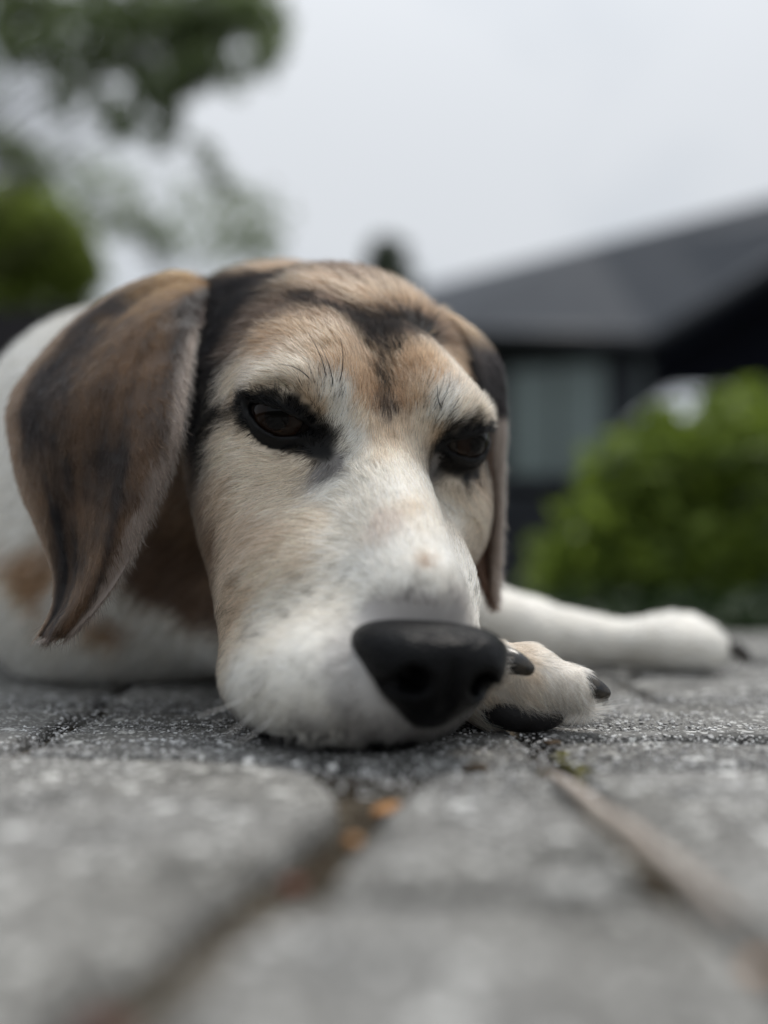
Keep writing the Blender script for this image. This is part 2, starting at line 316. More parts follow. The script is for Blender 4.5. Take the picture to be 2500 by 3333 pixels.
FLOW = [  # px, py, dx, dy (hair runs towards), length cm
 (1380,1880,-.1,-1,.35),(1300,1750,-.1,-1,.45),(1200,1620,-.5,-1,.5),(1400,1620,.4,-1,.45),(1250,1450,0,-1,.55),(1260,1300,0,-1,.6),(1000,1100,-.7,-1,.8),(1150,1150,-.3,-1,.8),
 (850,1190,-1,-.15,.85),(950,1190,-1,-.5,.8),(740,1240,-1,.5,.8),(800,1500,-1,.1,.7),(700,1420,-1,.2,.8),(900,1600,-1,.55,.8),(1000,1580,-.8,.8,.6),(1060,1530,-.3,1,.5),(800,1800,-1,.45,.9),(900,1900,-1,.4,.7),
 (1050,1750,-1,.1,.6),(1100,1950,-1,.05,.4),(1000,2150,-1,.4,.4),(800,2250,-1,.7,.5),(900,2380,-.7,1,.5),(1100,2380,-.2,1,.5),(1300,2420,0,1,.5),(1550,2350,.4,1,.5),(1560,1950,.7,-.6,.4),(1500,1720,.7,-.8,.45),
 (1450,1290,.5,-1,.7),(1560,1310,1,-.5,.7),(1570,1600,.8,.6,.8),(1500,1610,.3,1,.6),(1110,1450,.7,-.5,.4),(1070,1270,.1,-1,.6),(1120,1340,.3,-1,.5),(900,900,-.6,-1,.9),(1400,1060,.5,-1,.8),(700,1000,-.8,-.3,.9),
 (660,1300,-.8,.6,.9),(690,1600,-.9,.5,1.0),(900,1440,-.6,1,.5),(860,1300,-.8,-.5,.3),(1380,1450,.2,-1,.5),(1430,1480,-.5,-.4,.4),(1550,1520,.3,1,.25),(1240,1080,0,-1,.7),(1000,1350,.6,-.6,.3)]
def flow_marks(bvh, table):
    P, T = [], []
    for px, py, dx, dy, ln in table:
        h, n = mark(bvh, px, py)
        if h is None: continue
        v = np.array([dx, dy * math.sin(PITCH), -dy * math.cos(PITCH)]); t = v - n * (v @ n); t /= np.linalg.norm(t)
        P.append(h); T.append(np.r_[t, ln])
    return np.array(P), np.array(T)
fp, ft = flow_marks(head_bvh, FLOW)

def smooth_noise(X, freq, seed):
    g = np.random.default_rng(seed); out = np.zeros(len(X))
    for k in range(6):
        kv = g.normal(size=3) * freq * (0.6 + 0.25 * k); out += np.sin(X @ kv + g.uniform(0, 6.28))
    return out / 3.5
def sample_surface(v, q, density, keep=None):
    """roots on a quad/tri soup; density(points, normals) per square centimetre"""
    tri = []
    q = [tuple(int(i) for i in f) for f in q]
    qa = np.array([f for f in q if len(f) == 4]); 
    tri = np.concatenate([qa[:, [0, 1, 2]], qa[:, [0, 2, 3]]])
    a, b, c = v[tri[:, 0]], v[tri[:, 1]], v[tri[:, 2]]
    cr_ = np.cross(b - a, c - a); ar = np.linalg.norm(cr_, axis=1) / 2
    n = cr_ / (2 * ar[:, None] + 1e-12)
    lam = ar * density((a + b + c) / 3, n)
    cnt = rng.poisson(lam); idx = np.repeat(np.arange(len(tri)), cnt)
    r1 = np.sqrt(rng.random(len(idx)))[:, None]; r2 = rng.random(len(idx))[:, None]
    # smooth vertex normals
    vn = np.zeros_like(v); 
    for k in range(3): np.add.at(vn, tri[:, k], cr_)
    vn /= np.linalg.norm(vn, axis=1, keepdims=True) + 1e-12
    t = tri[idx]
    w0, w1, w2 = 1 - r1, r1 * (1 - r2), r1 * r2
    P = v[t[:, 0]] * w0 + v[t[:, 1]] * w1 + v[t[:, 2]] * w2
    N = vn[t[:, 0]] * w0 + vn[t[:, 1]] * w1 + vn[t[:, 2]] * w2
    N /= np.linalg.norm(N, axis=1, keepdims=True) + 1e-12
    return P, N, t, np.concatenate([w0, w1, w2], 1)
def view_cos(P, N):
    d = P - np.array([0, 0, 5.04]); d /= np.linalg.norm(d, axis=1, keepdims=True); return -(d * N).sum(1)

def hair_material():
    m = bpy.data.materials.new('fur'); m.use_nodes = True; n = m.node_tree; n.nodes.clear()
    o = n.nodes.new('ShaderNodeOutputMaterial'); a = n.nodes.new('ShaderNodeAttribute'); a.attribute_name = 'hair_color'
    h = n.nodes.new('ShaderNodeBsdfHairPrincipled'); h.parametrization = 'COLOR'
    h.inputs['Roughness'].default_value = 0.42; h.inputs['Radial Roughness'].default_value = 0.6
    h.inputs['IOR'].default_value = 1.16
    n.links.new(a.outputs['Color'], h.inputs['Color']); d_ = n.nodes.new('ShaderNodeBsdfDiffuse'); n.links.new(a.outputs['Color'], d_.inputs['Color'])
    x_ = n.nodes.new('ShaderNodeMixShader'); x_.inputs[0].default_value = 0.32; n.links.new(h.outputs[0], x_.inputs[1]); n.links.new(d_.outputs[0], x_.inputs[2])
    n.links.new(x_.outputs[0], o.inputs['Surface'])
    return m
FUR = hair_material()
DENS, HRAD = 400, 0.0072
def grow(name, P, N, T, length, color, radius, lift=0.32, parent=None, npts=5, mess=0.22, curl=0.55):
    m = len(P)
    T = T - N * (T * N).sum(1, keepdims=True); T /= np.linalg.norm(T, axis=1, keepdims=True) + 1e-9
    B = np.cross(N, T)
    ang = 0.5 * mess * smooth_noise(P, 2.2, 11) + mess * 0.8 * smooth_noise(P, 6.0, 12) + rng.normal(0, mess * 0.55, m)
    D = T * np.cos(ang)[:, None] + B * np.sin(ang)[:, None]
    L = length * rng.uniform(0.65, 1.2, m); lf = lift * rng.uniform(0.6, 1.5, m) + 0.10 * smooth_noise(P, 5.0, 13)
    lf = np.clip(lf, 0.08, 1.2)
    s = np.linspace(0, 1, npts)
    side = rng.normal(0, 0.10, m)
    pts = (P[:, None] - N[:, None] * 0.03 + (D * np.cos(lf)[:, None])[:, None] * (L[:, None] * s)[..., None]
           + N[:, None] * ((L * np.sin(lf))[:, None] * (s - curl * s ** 2))[..., None] + B[:, None] * ((L * side)[:, None] * s ** 2)[..., None])
    cu = bpy.data.hair_curves.new(name); cu.add_curves([npts] * m)
    cu.attributes['position'].data.foreach_set('vector', (pts * 0.01).astype(np.float32).ravel())
    rad = (radius * rng.uniform(0.7, 1.25, m))[:, None] * np.array([1.0, 0.95, 0.8, 0.55, 0.15])[None] if npts == 5 else None
    ra = cu.attributes.get('radius') or cu.attributes.new('radius', 'FLOAT', 'POINT')
    ra.data.foreach_set('value', (rad * 0.01).astype(np.float32).ravel())
    ca = cu.attributes.new('hair_color', 'FLOAT_COLOR', 'CURVE')
    v = np.exp(rng.normal(-0.06, 0.3, m)).clip(0.3, 1.5)[:, None]
    c4 = np.ones((m, 4), np.float32); c4[:, :3] = np.clip(color * v, 0.0025, 0.92); ca.data.foreach_set('color', c4.ravel())
    cu.materials.append(FUR); o = bpy.data.objects.new(name, cu); link(o, parent)
    if parent is not None: o.matrix_parent_inverse = Matrix.Translation(-parent.location)
    o['kind'] = 'stuff'
    return o

dog = empty('dog', (-0.05, 0.45, 0)); tag(dog, 'old black, tan and white hound lying with its chin on the pavement', 'dog')

# ---- head fur
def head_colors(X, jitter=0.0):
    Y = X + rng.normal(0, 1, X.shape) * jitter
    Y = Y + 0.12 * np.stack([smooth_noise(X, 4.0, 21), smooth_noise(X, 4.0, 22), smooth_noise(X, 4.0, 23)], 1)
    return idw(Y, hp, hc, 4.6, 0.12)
P, N, _, _ = sample_surface(hv, hq, lambda c, n: np.where(view_cos(c, n) > -0.25, DENS, 60) * (c[:, 2] > 0.12))
eye_c = {s: head_to_world(EYES[s][0]) for s in EYES}
def lid_zone(P, pad=0.0):                                     # lid margins and the opening: bare black skin
    z = np.zeros(len(P), bool)
    for s in EYES:
        ef, eu, ev = [np.array(x) @ HR.T for x in EYES[s][1:]]
        L = P - eye_c[s]; u, v_, w_ = L @ eu, L @ ev, L @ ef
        rr = np.sqrt((L ** 2).sum(1)); b = np.maximum(0, 1 - (u / 1.35) ** 2)
        z |= (w_ > 0) & (rr < EYE_R + 0.32 + pad) & (v_ < 0.32 * b + 0.03 + pad) & (v_ > -0.80 * b - 0.05 - pad) & (np.abs(u) < 1.4 + pad)
    return z
ok = ~lid_zone(P)
nl = (P - NC) @ NR
ok &= body_sdf(P.astype(np.float32)) > -0.15
ok &= ~((np.abs(nl[:, 0]) < 2.0) & (nl[:, 1] < 0.9) & (np.abs(nl[:, 2]) < 1.3))
P, N = P[ok], N[ok]
F = idw(P, fp, ft, 3.0, 0.5); back = np.array([-0.3, 1, 0.2])
vis = view_cos(P, N)
T = F[:, :3]; T = np.where((vis < -0.1)[:, None], back, T)
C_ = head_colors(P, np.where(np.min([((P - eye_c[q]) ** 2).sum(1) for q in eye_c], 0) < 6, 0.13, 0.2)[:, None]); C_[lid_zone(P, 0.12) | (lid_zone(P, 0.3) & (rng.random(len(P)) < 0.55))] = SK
brow = np.exp(-(((P - mark(head_bvh, 1060, 1270)[0]) ** 2).sum(1)) / 0.5)          # dark hairs in the pale brows
brow += np.exp(-(((P - mark(head_bvh, 1425, 1330)[0]) ** 2).sum(1)) / 0.5)
C_ = np.where((rng.random(len(P)) < 0.13 * brow)[:, None], BK, C_)
spk = (smooth_noise(P, 6.5, 31) > 0.55) & (P[:, 2] < 5.5) & (P[:, 1] < 31)           # grey ticks on the lips
C_ = np.where((spk & (rng.random(len(P)) < 0.65))[:, None], C_ * 0.38, C_)
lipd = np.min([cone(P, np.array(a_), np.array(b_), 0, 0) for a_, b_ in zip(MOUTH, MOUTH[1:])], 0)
C_ = np.where(((lipd < 0.22) | ((P[:, 2] < 0.42 + 0.15 * smooth_noise(P, 3.0, 33)) & (P[:, 1] < 33)))[:, None], BK * 3, C_)  # black lips; the lowest band also paints the contact shade on the ground line
dd = rng.random(len(P)) < 0.09
C_ = np.where(dd[:, None], C_ * 0.6, C_)
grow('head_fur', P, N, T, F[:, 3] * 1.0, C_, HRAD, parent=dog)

# ---- skin
def skin_material(name, rough=0.5, dark=0.8):
    m = bpy.data.materials.new(name); m.use_nodes = True; n = m.node_tree; b = n.nodes['Principled BSDF']
    a = n.nodes.new('ShaderNodeAttribute'); a.attribute_name = 'skin_color'
    n.links.new(a.outputs['Color'], b.inputs['Base Color']); b.inputs['Roughness'].default_value = rough
    b.inputs['Specular IOR Level'].default_value = 0.2
    t = n.nodes.new('ShaderNodeTexNoise'); t.inputs['Scale'].default_value = 900; bp = n.nodes.new('ShaderNodeBump'); bp.inputs['Strength'].default_value = 0.3; bp.inputs['Distance'].default_value = 0.0006
    n.links.new(t.outputs['Fac'], bp.inputs['Height']); n.links.new(bp.outputs[0], b.inputs['Normal'])
    return m
SKIN = skin_material('dog_skin')
def paint(o, col):
    c4 = np.ones((len(col), 4), np.float32); c4[:, :3] = col
    at_ = o.data.attributes.new('skin_color', 'FLOAT_COLOR', 'POINT'); at_.data.foreach_set('color', c4.ravel())

P, N, _, _ = sample_surface(bv, bq, lambda c, n: np.where(view_cos(c, n) > -0.2, 1, 0.12) * np.where(c[:, 1] < 62, 70, 12) * (c[:, 2] > 0.3))
okb = head_sdf(world_to_head(P).astype(np.float32)) > -0.15
P, N = P[okb], N[okb]
Tb = np.tile([-0.55, 0.75, -0.35], (len(P), 1)); lg = P[:, 0] > 3; Tb[lg] = (1, 0, -0.3)
grow('body_fur', P, N, Tb, np.where(lg, 0.95, 1.3), head_colors(P, 0.2), 0.011, lift=0.28, parent=dog)
#STAGE3
# ---- ears
def ear(name, v, f, uv, side, colour, label):
    f4 = [q for q in f if len(q) == 4]
    P, N, t, bw = sample_surface(v, f4, lambda c, n: np.where(view_cos(c, n) > -0.2, 300, 60))
    U = (uv[t] * bw[..., None]).sum(1); nc = 28
    # direction towards the tip, turned outwards at the two edges
    grid = v[:len(v) // 2].reshape(-1, nc, 3); du = np.gradient(grid, axis=0).reshape(-1, 3); dv = np.gradient(grid, axis=1).reshape(-1, 3)
    du /= np.linalg.norm(du, axis=1, keepdims=True) + 1e-9; dv /= np.linalg.norm(dv, axis=1, keepdims=True) + 1e-9
    ti = t[:, 0] % (len(v) // 2)
    T = du[ti] + dv[ti] * (0.7 * np.clip((U[:, 1] - 0.6) / 0.4, 0, 1) - 0.5 * np.clip((0.25 - U[:, 1]) / 0.25, 0, 1))[:, None]
    o = mesh_obj(name, v * 0.01, f, SKIN, dog); o['label'] = label; paint(o, colour(v, uv, side) * 0.7)
    sd_ = (side[t[:, 0]])
    grow('ear_fur', P, N, T, np.full(len(P), 0.52), colour(P, U, sd_), 0.007, lift=0.17, parent=dog, mess=0.3)
def mixc(a, b, k): return a + (b - a) * np.clip(k, 0, 1)[:, None]
def near_ear_colour(X, U, sd_):
    u, s_ = U[:, 0], U[:, 1]; n1 = smooth_noise(X, 0.8, 41); n2 = smooth_noise(X, 2.4, 42)
    st = smooth_noise(np.c_[s_ * 9, u * 2.2, 0 * u], 2.2, 43)                                    # streaks along the hair
    c = mixc(np.tile(np.array([.028, .021, .018]), (len(X), 1)), np.array([.17, .10, .058]), 0.32 + 0.5 * n1 + 0.3 * n2 + 0.36 * st)
    c = mixc(c, np.array([.012, .010, .010]), (0.75 - np.abs(s_ - 0.24 - 0.1 * n1) * 5 + 0.5 * st + 0.3 * n2) * (u > 0.15))
    c = mixc(c, np.array([.24, .15, .095]), (0.12 - s_) * 12 + 0.3 * n2)                        # rear rim
    c = mixc(c, np.array([.26, .14, .06]), (0.24 - u) * 6 + 0.35 * n2 + 0.3 * st)               # tan root
    c = mixc(c, np.array([.016, .012, .011]), (s_ - 0.5 + 0.1 * n2) * 3.5 * np.clip((0.36 - u) * 6, 0, 1))        # dark root next to the temple
    c = mixc(c, np.array([.31, .255, .22]), (s_ - (0.90 - 0.28 * np.clip((u - 0.55) / 0.45, 0, 1)) + 0.03 * n2) * 12 * np.clip((u - 0.2) * 8, 0, 1))
    return mixc(c, np.array([.22, .165, .135]), sd_ * 1.0)
def far_ear_colour(X, U, sd_):
    u, s_ = U[:, 0], U[:, 1]
    c = mixc(np.tile(np.array([.02, .017, .017]), (len(X), 1)), np.array([.13, .075, .05]), (u - 0.42) * 6)
    c = mixc(c, np.array([.40, .33, .28]), (s_ - 0.62) * 6 * (u > 0.42))
    return mixc(c, np.array([.35, .2, .1]), (0.2 - u) * 8)
ear('ear', e1v, e1f, e1uv, e1s, near_ear_colour, 'drooping ear, dark brown and tan with a pale front edge')
ear('ear', e2v, e2f, e2uv, e2s, far_ear_colour, 'far ear, black above and brown inside, hanging behind the eye')

# ---- paw
P, N, _, _ = sample_surface(pv, pq, lambda c, n: np.where(view_cos(c, n) > -0.3, 420, 60) * (c[:, 2] > 0.7 - 0.4 * (c[:, 0] < 3)))
hd = head_sdf(world_to_head(P).astype(np.float32)); P, N = P[hd > -0.1], N[hd > -0.1]
Tp = np.tile([0.55, -0.25, -0.9], (len(P), 1)); Tp[P[:, 2] > 2.2] = (1, 0, -0.25); low = np.clip((1.7 - P[:, 2]) / 1.0, 0, 1)
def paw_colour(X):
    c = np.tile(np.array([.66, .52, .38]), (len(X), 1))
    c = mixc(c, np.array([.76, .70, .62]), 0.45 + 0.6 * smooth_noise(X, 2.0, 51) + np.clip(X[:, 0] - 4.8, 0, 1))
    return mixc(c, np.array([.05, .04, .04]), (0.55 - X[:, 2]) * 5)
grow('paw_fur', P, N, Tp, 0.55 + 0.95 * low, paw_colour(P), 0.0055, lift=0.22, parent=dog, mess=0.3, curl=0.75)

# ---- one continuous body
vv = np.concatenate([hv, bv, pv]) * 0.01; ff = np.concatenate([hq, bq + len(hv), pq + len(hv) + len(bv)])
body = mesh_obj('body', vv, ff, SKIN, dog)
md = body.modifiers.new('remesh', 'REMESH'); md.mode = 'VOXEL'; md.voxel_size = 0.0012; md.use_smooth_shade = True
dg = bpy.context.evaluated_depsgraph_get(); me = bpy.data.meshes.new_from_object(body.evaluated_get(dg)); body.modifiers.clear()
old = body.data; body.data = me; bpy.data.meshes.remove(old); me.name = 'body'; me.shade_smooth()
if not me.materials: me.materials.append(SKIN)
co = np.empty(len(me.vertices) * 3, np.float32); me.vertices.foreach_get('co', co); co = co.reshape(-1, 3).astype(float) * 100
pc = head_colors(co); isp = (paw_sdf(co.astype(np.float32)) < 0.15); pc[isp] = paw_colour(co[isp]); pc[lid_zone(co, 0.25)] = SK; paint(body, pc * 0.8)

def simple(name, col, rough=0.5, spec=0.5, noise=None, bump=None):
    """principled material; noise=(scale, second colour[, detail]); bump=(scale, strength, distance)"""
    m = bpy.data.materials.new(name); m.use_nodes = True; n = m.node_tree; b = n.nodes['Principled BSDF']
    b.inputs['Base Color'].default_value = (*col, 1); b.inputs['Roughness'].default_value = rough; b.inputs['Specular IOR Level'].default_value = spec
    tc_ = n.nodes.new('ShaderNodeTexCoord')
    if noise:
        t = n.nodes.new('ShaderNodeTexNoise'); t.inputs['Scale'].default_value = noise[0]; t.inputs['Detail'].default_value = noise[2] if len(noise) > 2 else 5
        r = n.nodes.new('ShaderNodeValToRGB'); r.color_ramp.elements[0].position = 0.35; r.color_ramp.elements[1].position = 0.65
        r.color_ramp.elements[0].color = (*col, 1); r.color_ramp.elements[1].color = (*noise[1], 1)
        n.links.new(tc_.outputs['Object'], t.inputs['Vector']); n.links.new(t.outputs['Fac'], r.inputs['Fac']); n.links.new(r.outputs[0], b.inputs['Base Color'])
    if bump:
        t = n.nodes.new('ShaderNodeTexNoise'); t.inputs['Scale'].default_value = bump[0]; t.inputs['Detail'].default_value = 4
        q = n.nodes.new('ShaderNodeBump'); q.inputs['Strength'].default_value = bump[1]; q.inputs['Distance'].default_value = bump[2]
        n.links.new(tc_.outputs['Object'], t.inputs['Vector']); n.links.new(t.outputs['Fac'], q.inputs['Height']); n.links.new(q.outputs[0], b.inputs['Normal'])
    return m
# ---- nose, with its pebbled skin
mn = simple('nose_skin', (.003, .003, .0035), 0.34, 0.12)
n = mn.node_tree; vo = n.nodes.new('ShaderNodeTexVoronoi'); vo.inputs['Scale'].default_value = 480; vo.feature = 'DISTANCE_TO_EDGE'
bpn = n.nodes.new('ShaderNodeBump'); bpn.inputs['Strength'].default_value = 1.0; bpn.inputs['Distance'].default_value = 0.0006
tcn = n.nodes.new('ShaderNodeTexCoord'); n.links.new(tcn.outputs['Object'], vo.inputs['Vector']); n.links.new(vo.outputs['Distance'], bpn.inputs['Height']); n.links.new(bpn.outputs[0], n.nodes['Principled BSDF'].inputs['Normal'])
o = mesh_obj('nose', nv * 0.01, nq, mn, dog); o['label'] = 'broad black leathery nose with two nostrils'
# ---- eyes
def eye_material():
    m = simple('eye_ball', (.02, .012, .009), 0.08, 0.16); n = m.node_tree; b = n.nodes['Principled BSDF']
    tc_ = n.nodes.new('ShaderNodeTexCoord'); sp = n.nodes.new('ShaderNodeSeparateXYZ'); n.links.new(tc_.outputs['Object'], sp.inputs[0])
    mr = n.nodes.new('ShaderNodeMapRange'); mr.inputs[1].default_value = 0.0120; mr.inputs[2].default_value = 0.0060; n.links.new(sp.outputs['Z'], mr.inputs[0])
    r = n.nodes.new('ShaderNodeValToRGB'); e = r.color_ramp.elements
    e[0].position = 0; e[0].color = (.002, .002, .002, 1); e[1].position = 0.10; e[1].color = (.003, .002, .002, 1)
    for p_, c_ in ((0.16, (.010, .005, .003)), (0.50, (.014, .007, .004)), (0.60, (.004, .003, .003)), (0.72, (.02, .016, .014))):
        k = e.new(p_); k.color = (*c_, 1)
    n.links.new(mr.outputs[0], r.inputs['Fac']); n.links.new(r.outputs[0], b.inputs['Base Color'])
    return m
EM = eye_material()
for s, lab in ((-1, 'near half-closed dark brown eye'), (1, 'far half-closed dark brown eye')):
    c, ef, eu, ev = EYES[s]
    bm = bmesh.new(); bmesh.ops.create_uvsphere(bm, u_segments=40, v_segments=28, radius=EYE_R * 0.01)
    me = bpy.data.meshes.new('eye'); bm.to_mesh(me); bm.free(); me.shade_smooth(); me.materials.append(EM)
    o = bpy.data.objects.new('eye', me); link(o, dog); wc = head_to_world(c) * 0.01
    o.location = Vector(wc) - dog.location; gz = Vector((0.25 * s * -1 + 0.35, -0.95, 0.0)) if False else Vector(np.array(ef) @ HR.T)
    o.rotation_euler = gz.to_track_quat('Z', 'Y').to_euler(); o['label'] = lab
# ---- tubes: claws, whiskers, lashes
def tube(name, pts, radii, mat, parent=None, seg=10, flat=1.0):
    pts = np.array(pts, float); n = len(pts); d = np.gradient(pts, axis=0); d /= np.linalg.norm(d, axis=1, keepdims=True) + 1e-12
    ref = np.array([0, 0, 1.0]) if abs(d[0][2]) < 0.9 else np.array([0, 1.0, 0]); verts, faces = [], []
    for i in range(n):
        a = np.cross(d[i], ref); a /= np.linalg.norm(a); b = np.cross(a, d[i])
        for k in range(seg):
            t = 2 * math.pi * k / seg; verts.append(pts[i] + radii[i] * (a * math.cos(t) * flat + b * math.sin(t)))
    for i in range(n - 1):
        for k in range(seg): faces.append((i * seg + k, (i + 1) * seg + k, (i + 1) * seg + (k + 1) % seg, i * seg + (k + 1) % seg))
    faces.append(tuple(range(seg))); faces.append(tuple(range((n - 1) * seg, n * seg))[::-1])
    o = mesh_obj(name, verts, faces, mat, parent); bm = bmesh.new(); bm.from_mesh(o.data); bmesh.ops.recalc_face_normals(bm, faces=bm.faces); bm.to_mesh(o.data); bm.free(); return o
def arc(p0, p1, bend, n=8):
    p0, p1, bend = map(lambda q: np.array(q, float), (p0, p1, bend)); t = np.linspace(0, 1, n)[:, None]
    return p0 + (p1 - p0) * t + bend * (4 * t * (1 - t))
MC = simple('claw_horn', (.010, .010, .011), 0.14, 0.6, noise=(350, (.05, .04, .028)))
MP = simple('paw_pad', (.014, .013, .014), 0.5, 0.4, bump=(1500, 0.6, 0.0005))
claw_r = lambda a: a * np.array([1, 1.04, 1.0, .92, .83, .73, .63, .53, .42, .27, .08])
def claw_arc(p0, p1, bend):
    p0, p1, bend = map(lambda q: np.array(q, float), (p0, p1, bend)); t = np.array([0, .15, .3, .45, .58, .7, .8, .88, .945, .985, 1.0])[:, None]
    return p0 + (p1 - p0) * t + bend * (4 * t * (1 - t))
tube('claw', claw_arc((5.75, 30.3, 1.62), (7.25, 29.95, 1.22), (0, 0, .16)) * 0.01, claw_r(0.0048), MC, dog, flat=.75)
tube('claw', claw_arc((3.15, 29.2, 2.42), (4.62, 28.75, 2.12), (0, 0, .18)) * 0.01, claw_r(0.0049), MC, dog, flat=.75)
tube('claw', claw_arc((6.6, 32.4, 1.2), (7.7, 32.2, .7), (0, 0, .1)) * 0.01, claw_r(0.0038), MC, dog, flat=.75)
for k in range(3): tube('claw', claw_arc((18.2, 49.0 + k * .85, 1.35), (19.3, 48.9 + k * .85, 0.6), (0, 0, .15)) * 0.01, claw_r(0.0046), MC, dog, flat=.75)
def blob(name, c, r, mat, parent=None, rot=(0, 0, 0), lump=0.08, seed=0, sub=3):
    bm = bmesh.new(); bmesh.ops.create_icosphere(bm, subdivisions=sub, radius=1)
    co = np.array([v.co[:] for v in bm.verts]); k = 1 + lump * smooth_noise(co, 2.0, 60 + seed)
    M = np.array(Matrix.Rotation(rot[2], 3, 'Z') @ Matrix.Rotation(rot[1], 3, 'Y') @ Matrix.Rotation(rot[0], 3, 'X'))
    co = (co * k[:, None] * np.array(r)) @ M.T + np.array(c)
    for v, p in zip(bm.verts, co): v.co = p
    me = bpy.data.meshes.new(name); bm.to_mesh(me); bm.free(); me.shade_smooth(); me.materials.append(mat)
    o = bpy.data.objects.new(name, me); link(o, parent)
    if parent is not None: o.matrix_parent_inverse = Matrix.Translation(-parent.location)
    return o
blob('paw_pad', (.0460, .3062, .0074), (.0155, .0100, .0080), MP, dog, lump=.05)
MW = simple('whisker_black', (.012, .011, .011), 0.4); MWW = simple('whisker_white', (.6, .58, .55), 0.4)
def whisker(px0, py0, px1, py1, bx, by, mat=MW, r=0.00022, lift=0.009):
    h, n_ = mark(head_bvh, px0, py0); e_, _ = mark(head_bvh, px1, py1)
    if h is None: return
    if lift < 0.005 and e_ is not None: lift += (np.linalg.norm(h) - np.linalg.norm(e_)) / 100          # keep clear of the coat all along
    d0 = (np.array(h) - np.array([0, 0, 5.04])); dep = d0[1] * math.cos(PITCH) + d0[2] * math.sin(PITCH)
    p0 = at(px0, py0, dep / 100 + .001); p1 = at(px1, py1, dep / 100 - lift); up = np.array([bx, 0, -by]) * dep / 100 / 3000
    tube('whisker', arc(p0, p1, up, 9), np.linspace(r, r * 0.3, 9), mat, dog, seg=6)
for wv in ((915, 2012, 770, 1985, 0, 8), (880, 1996, 785, 2012, 0, -6), (880, 2065, 785, 2092, -6, -12), (870, 2133, 765, 2110, -5, 14), (960, 2075, 830, 2060, 0, 8), (940, 2170, 800, 2195, 0, -8)): whisker(*wv, lift=0.0035)
for wv in ((1060, 1235, 1005, 1085, 14, 8), (1100, 1260, 1108, 1100, 12, 0), (1020, 1250, 905, 1185, 8, -16), (1085, 1270, 1040, 1120, 10, 0), (1440, 1340, 1425, 1255, -6, 0), (1435, 1345, 1460, 1275, -6, 0)): whisker(*wv)
for wv in ((800, 2270, 640, 2330, 0, 6), (840, 2300, 730, 2395, 5, 8), (900, 2330, 760, 2420, 0, 10), (860, 2200, 770, 2300, 10, 0)): whisker(*wv, mat=MWW, r=0.0002)
for k in range(34):                                            # lashes and stiff hairs round the near eye
    t = k / 33; px0 = 790 + 230 * t; py0 = 1300 - 22 * math.sin(math.pi * min(1, t * 1.2)) + 75 * max(0, t - .55) / .45 + random.uniform(-5, 5)
    whisker(px0, py0, px0 - 26 + 52 * t + random.uniform(-10, 10), py0 - random.uniform(16, 44), 0, 4, r=0.00014, lift=0.006)

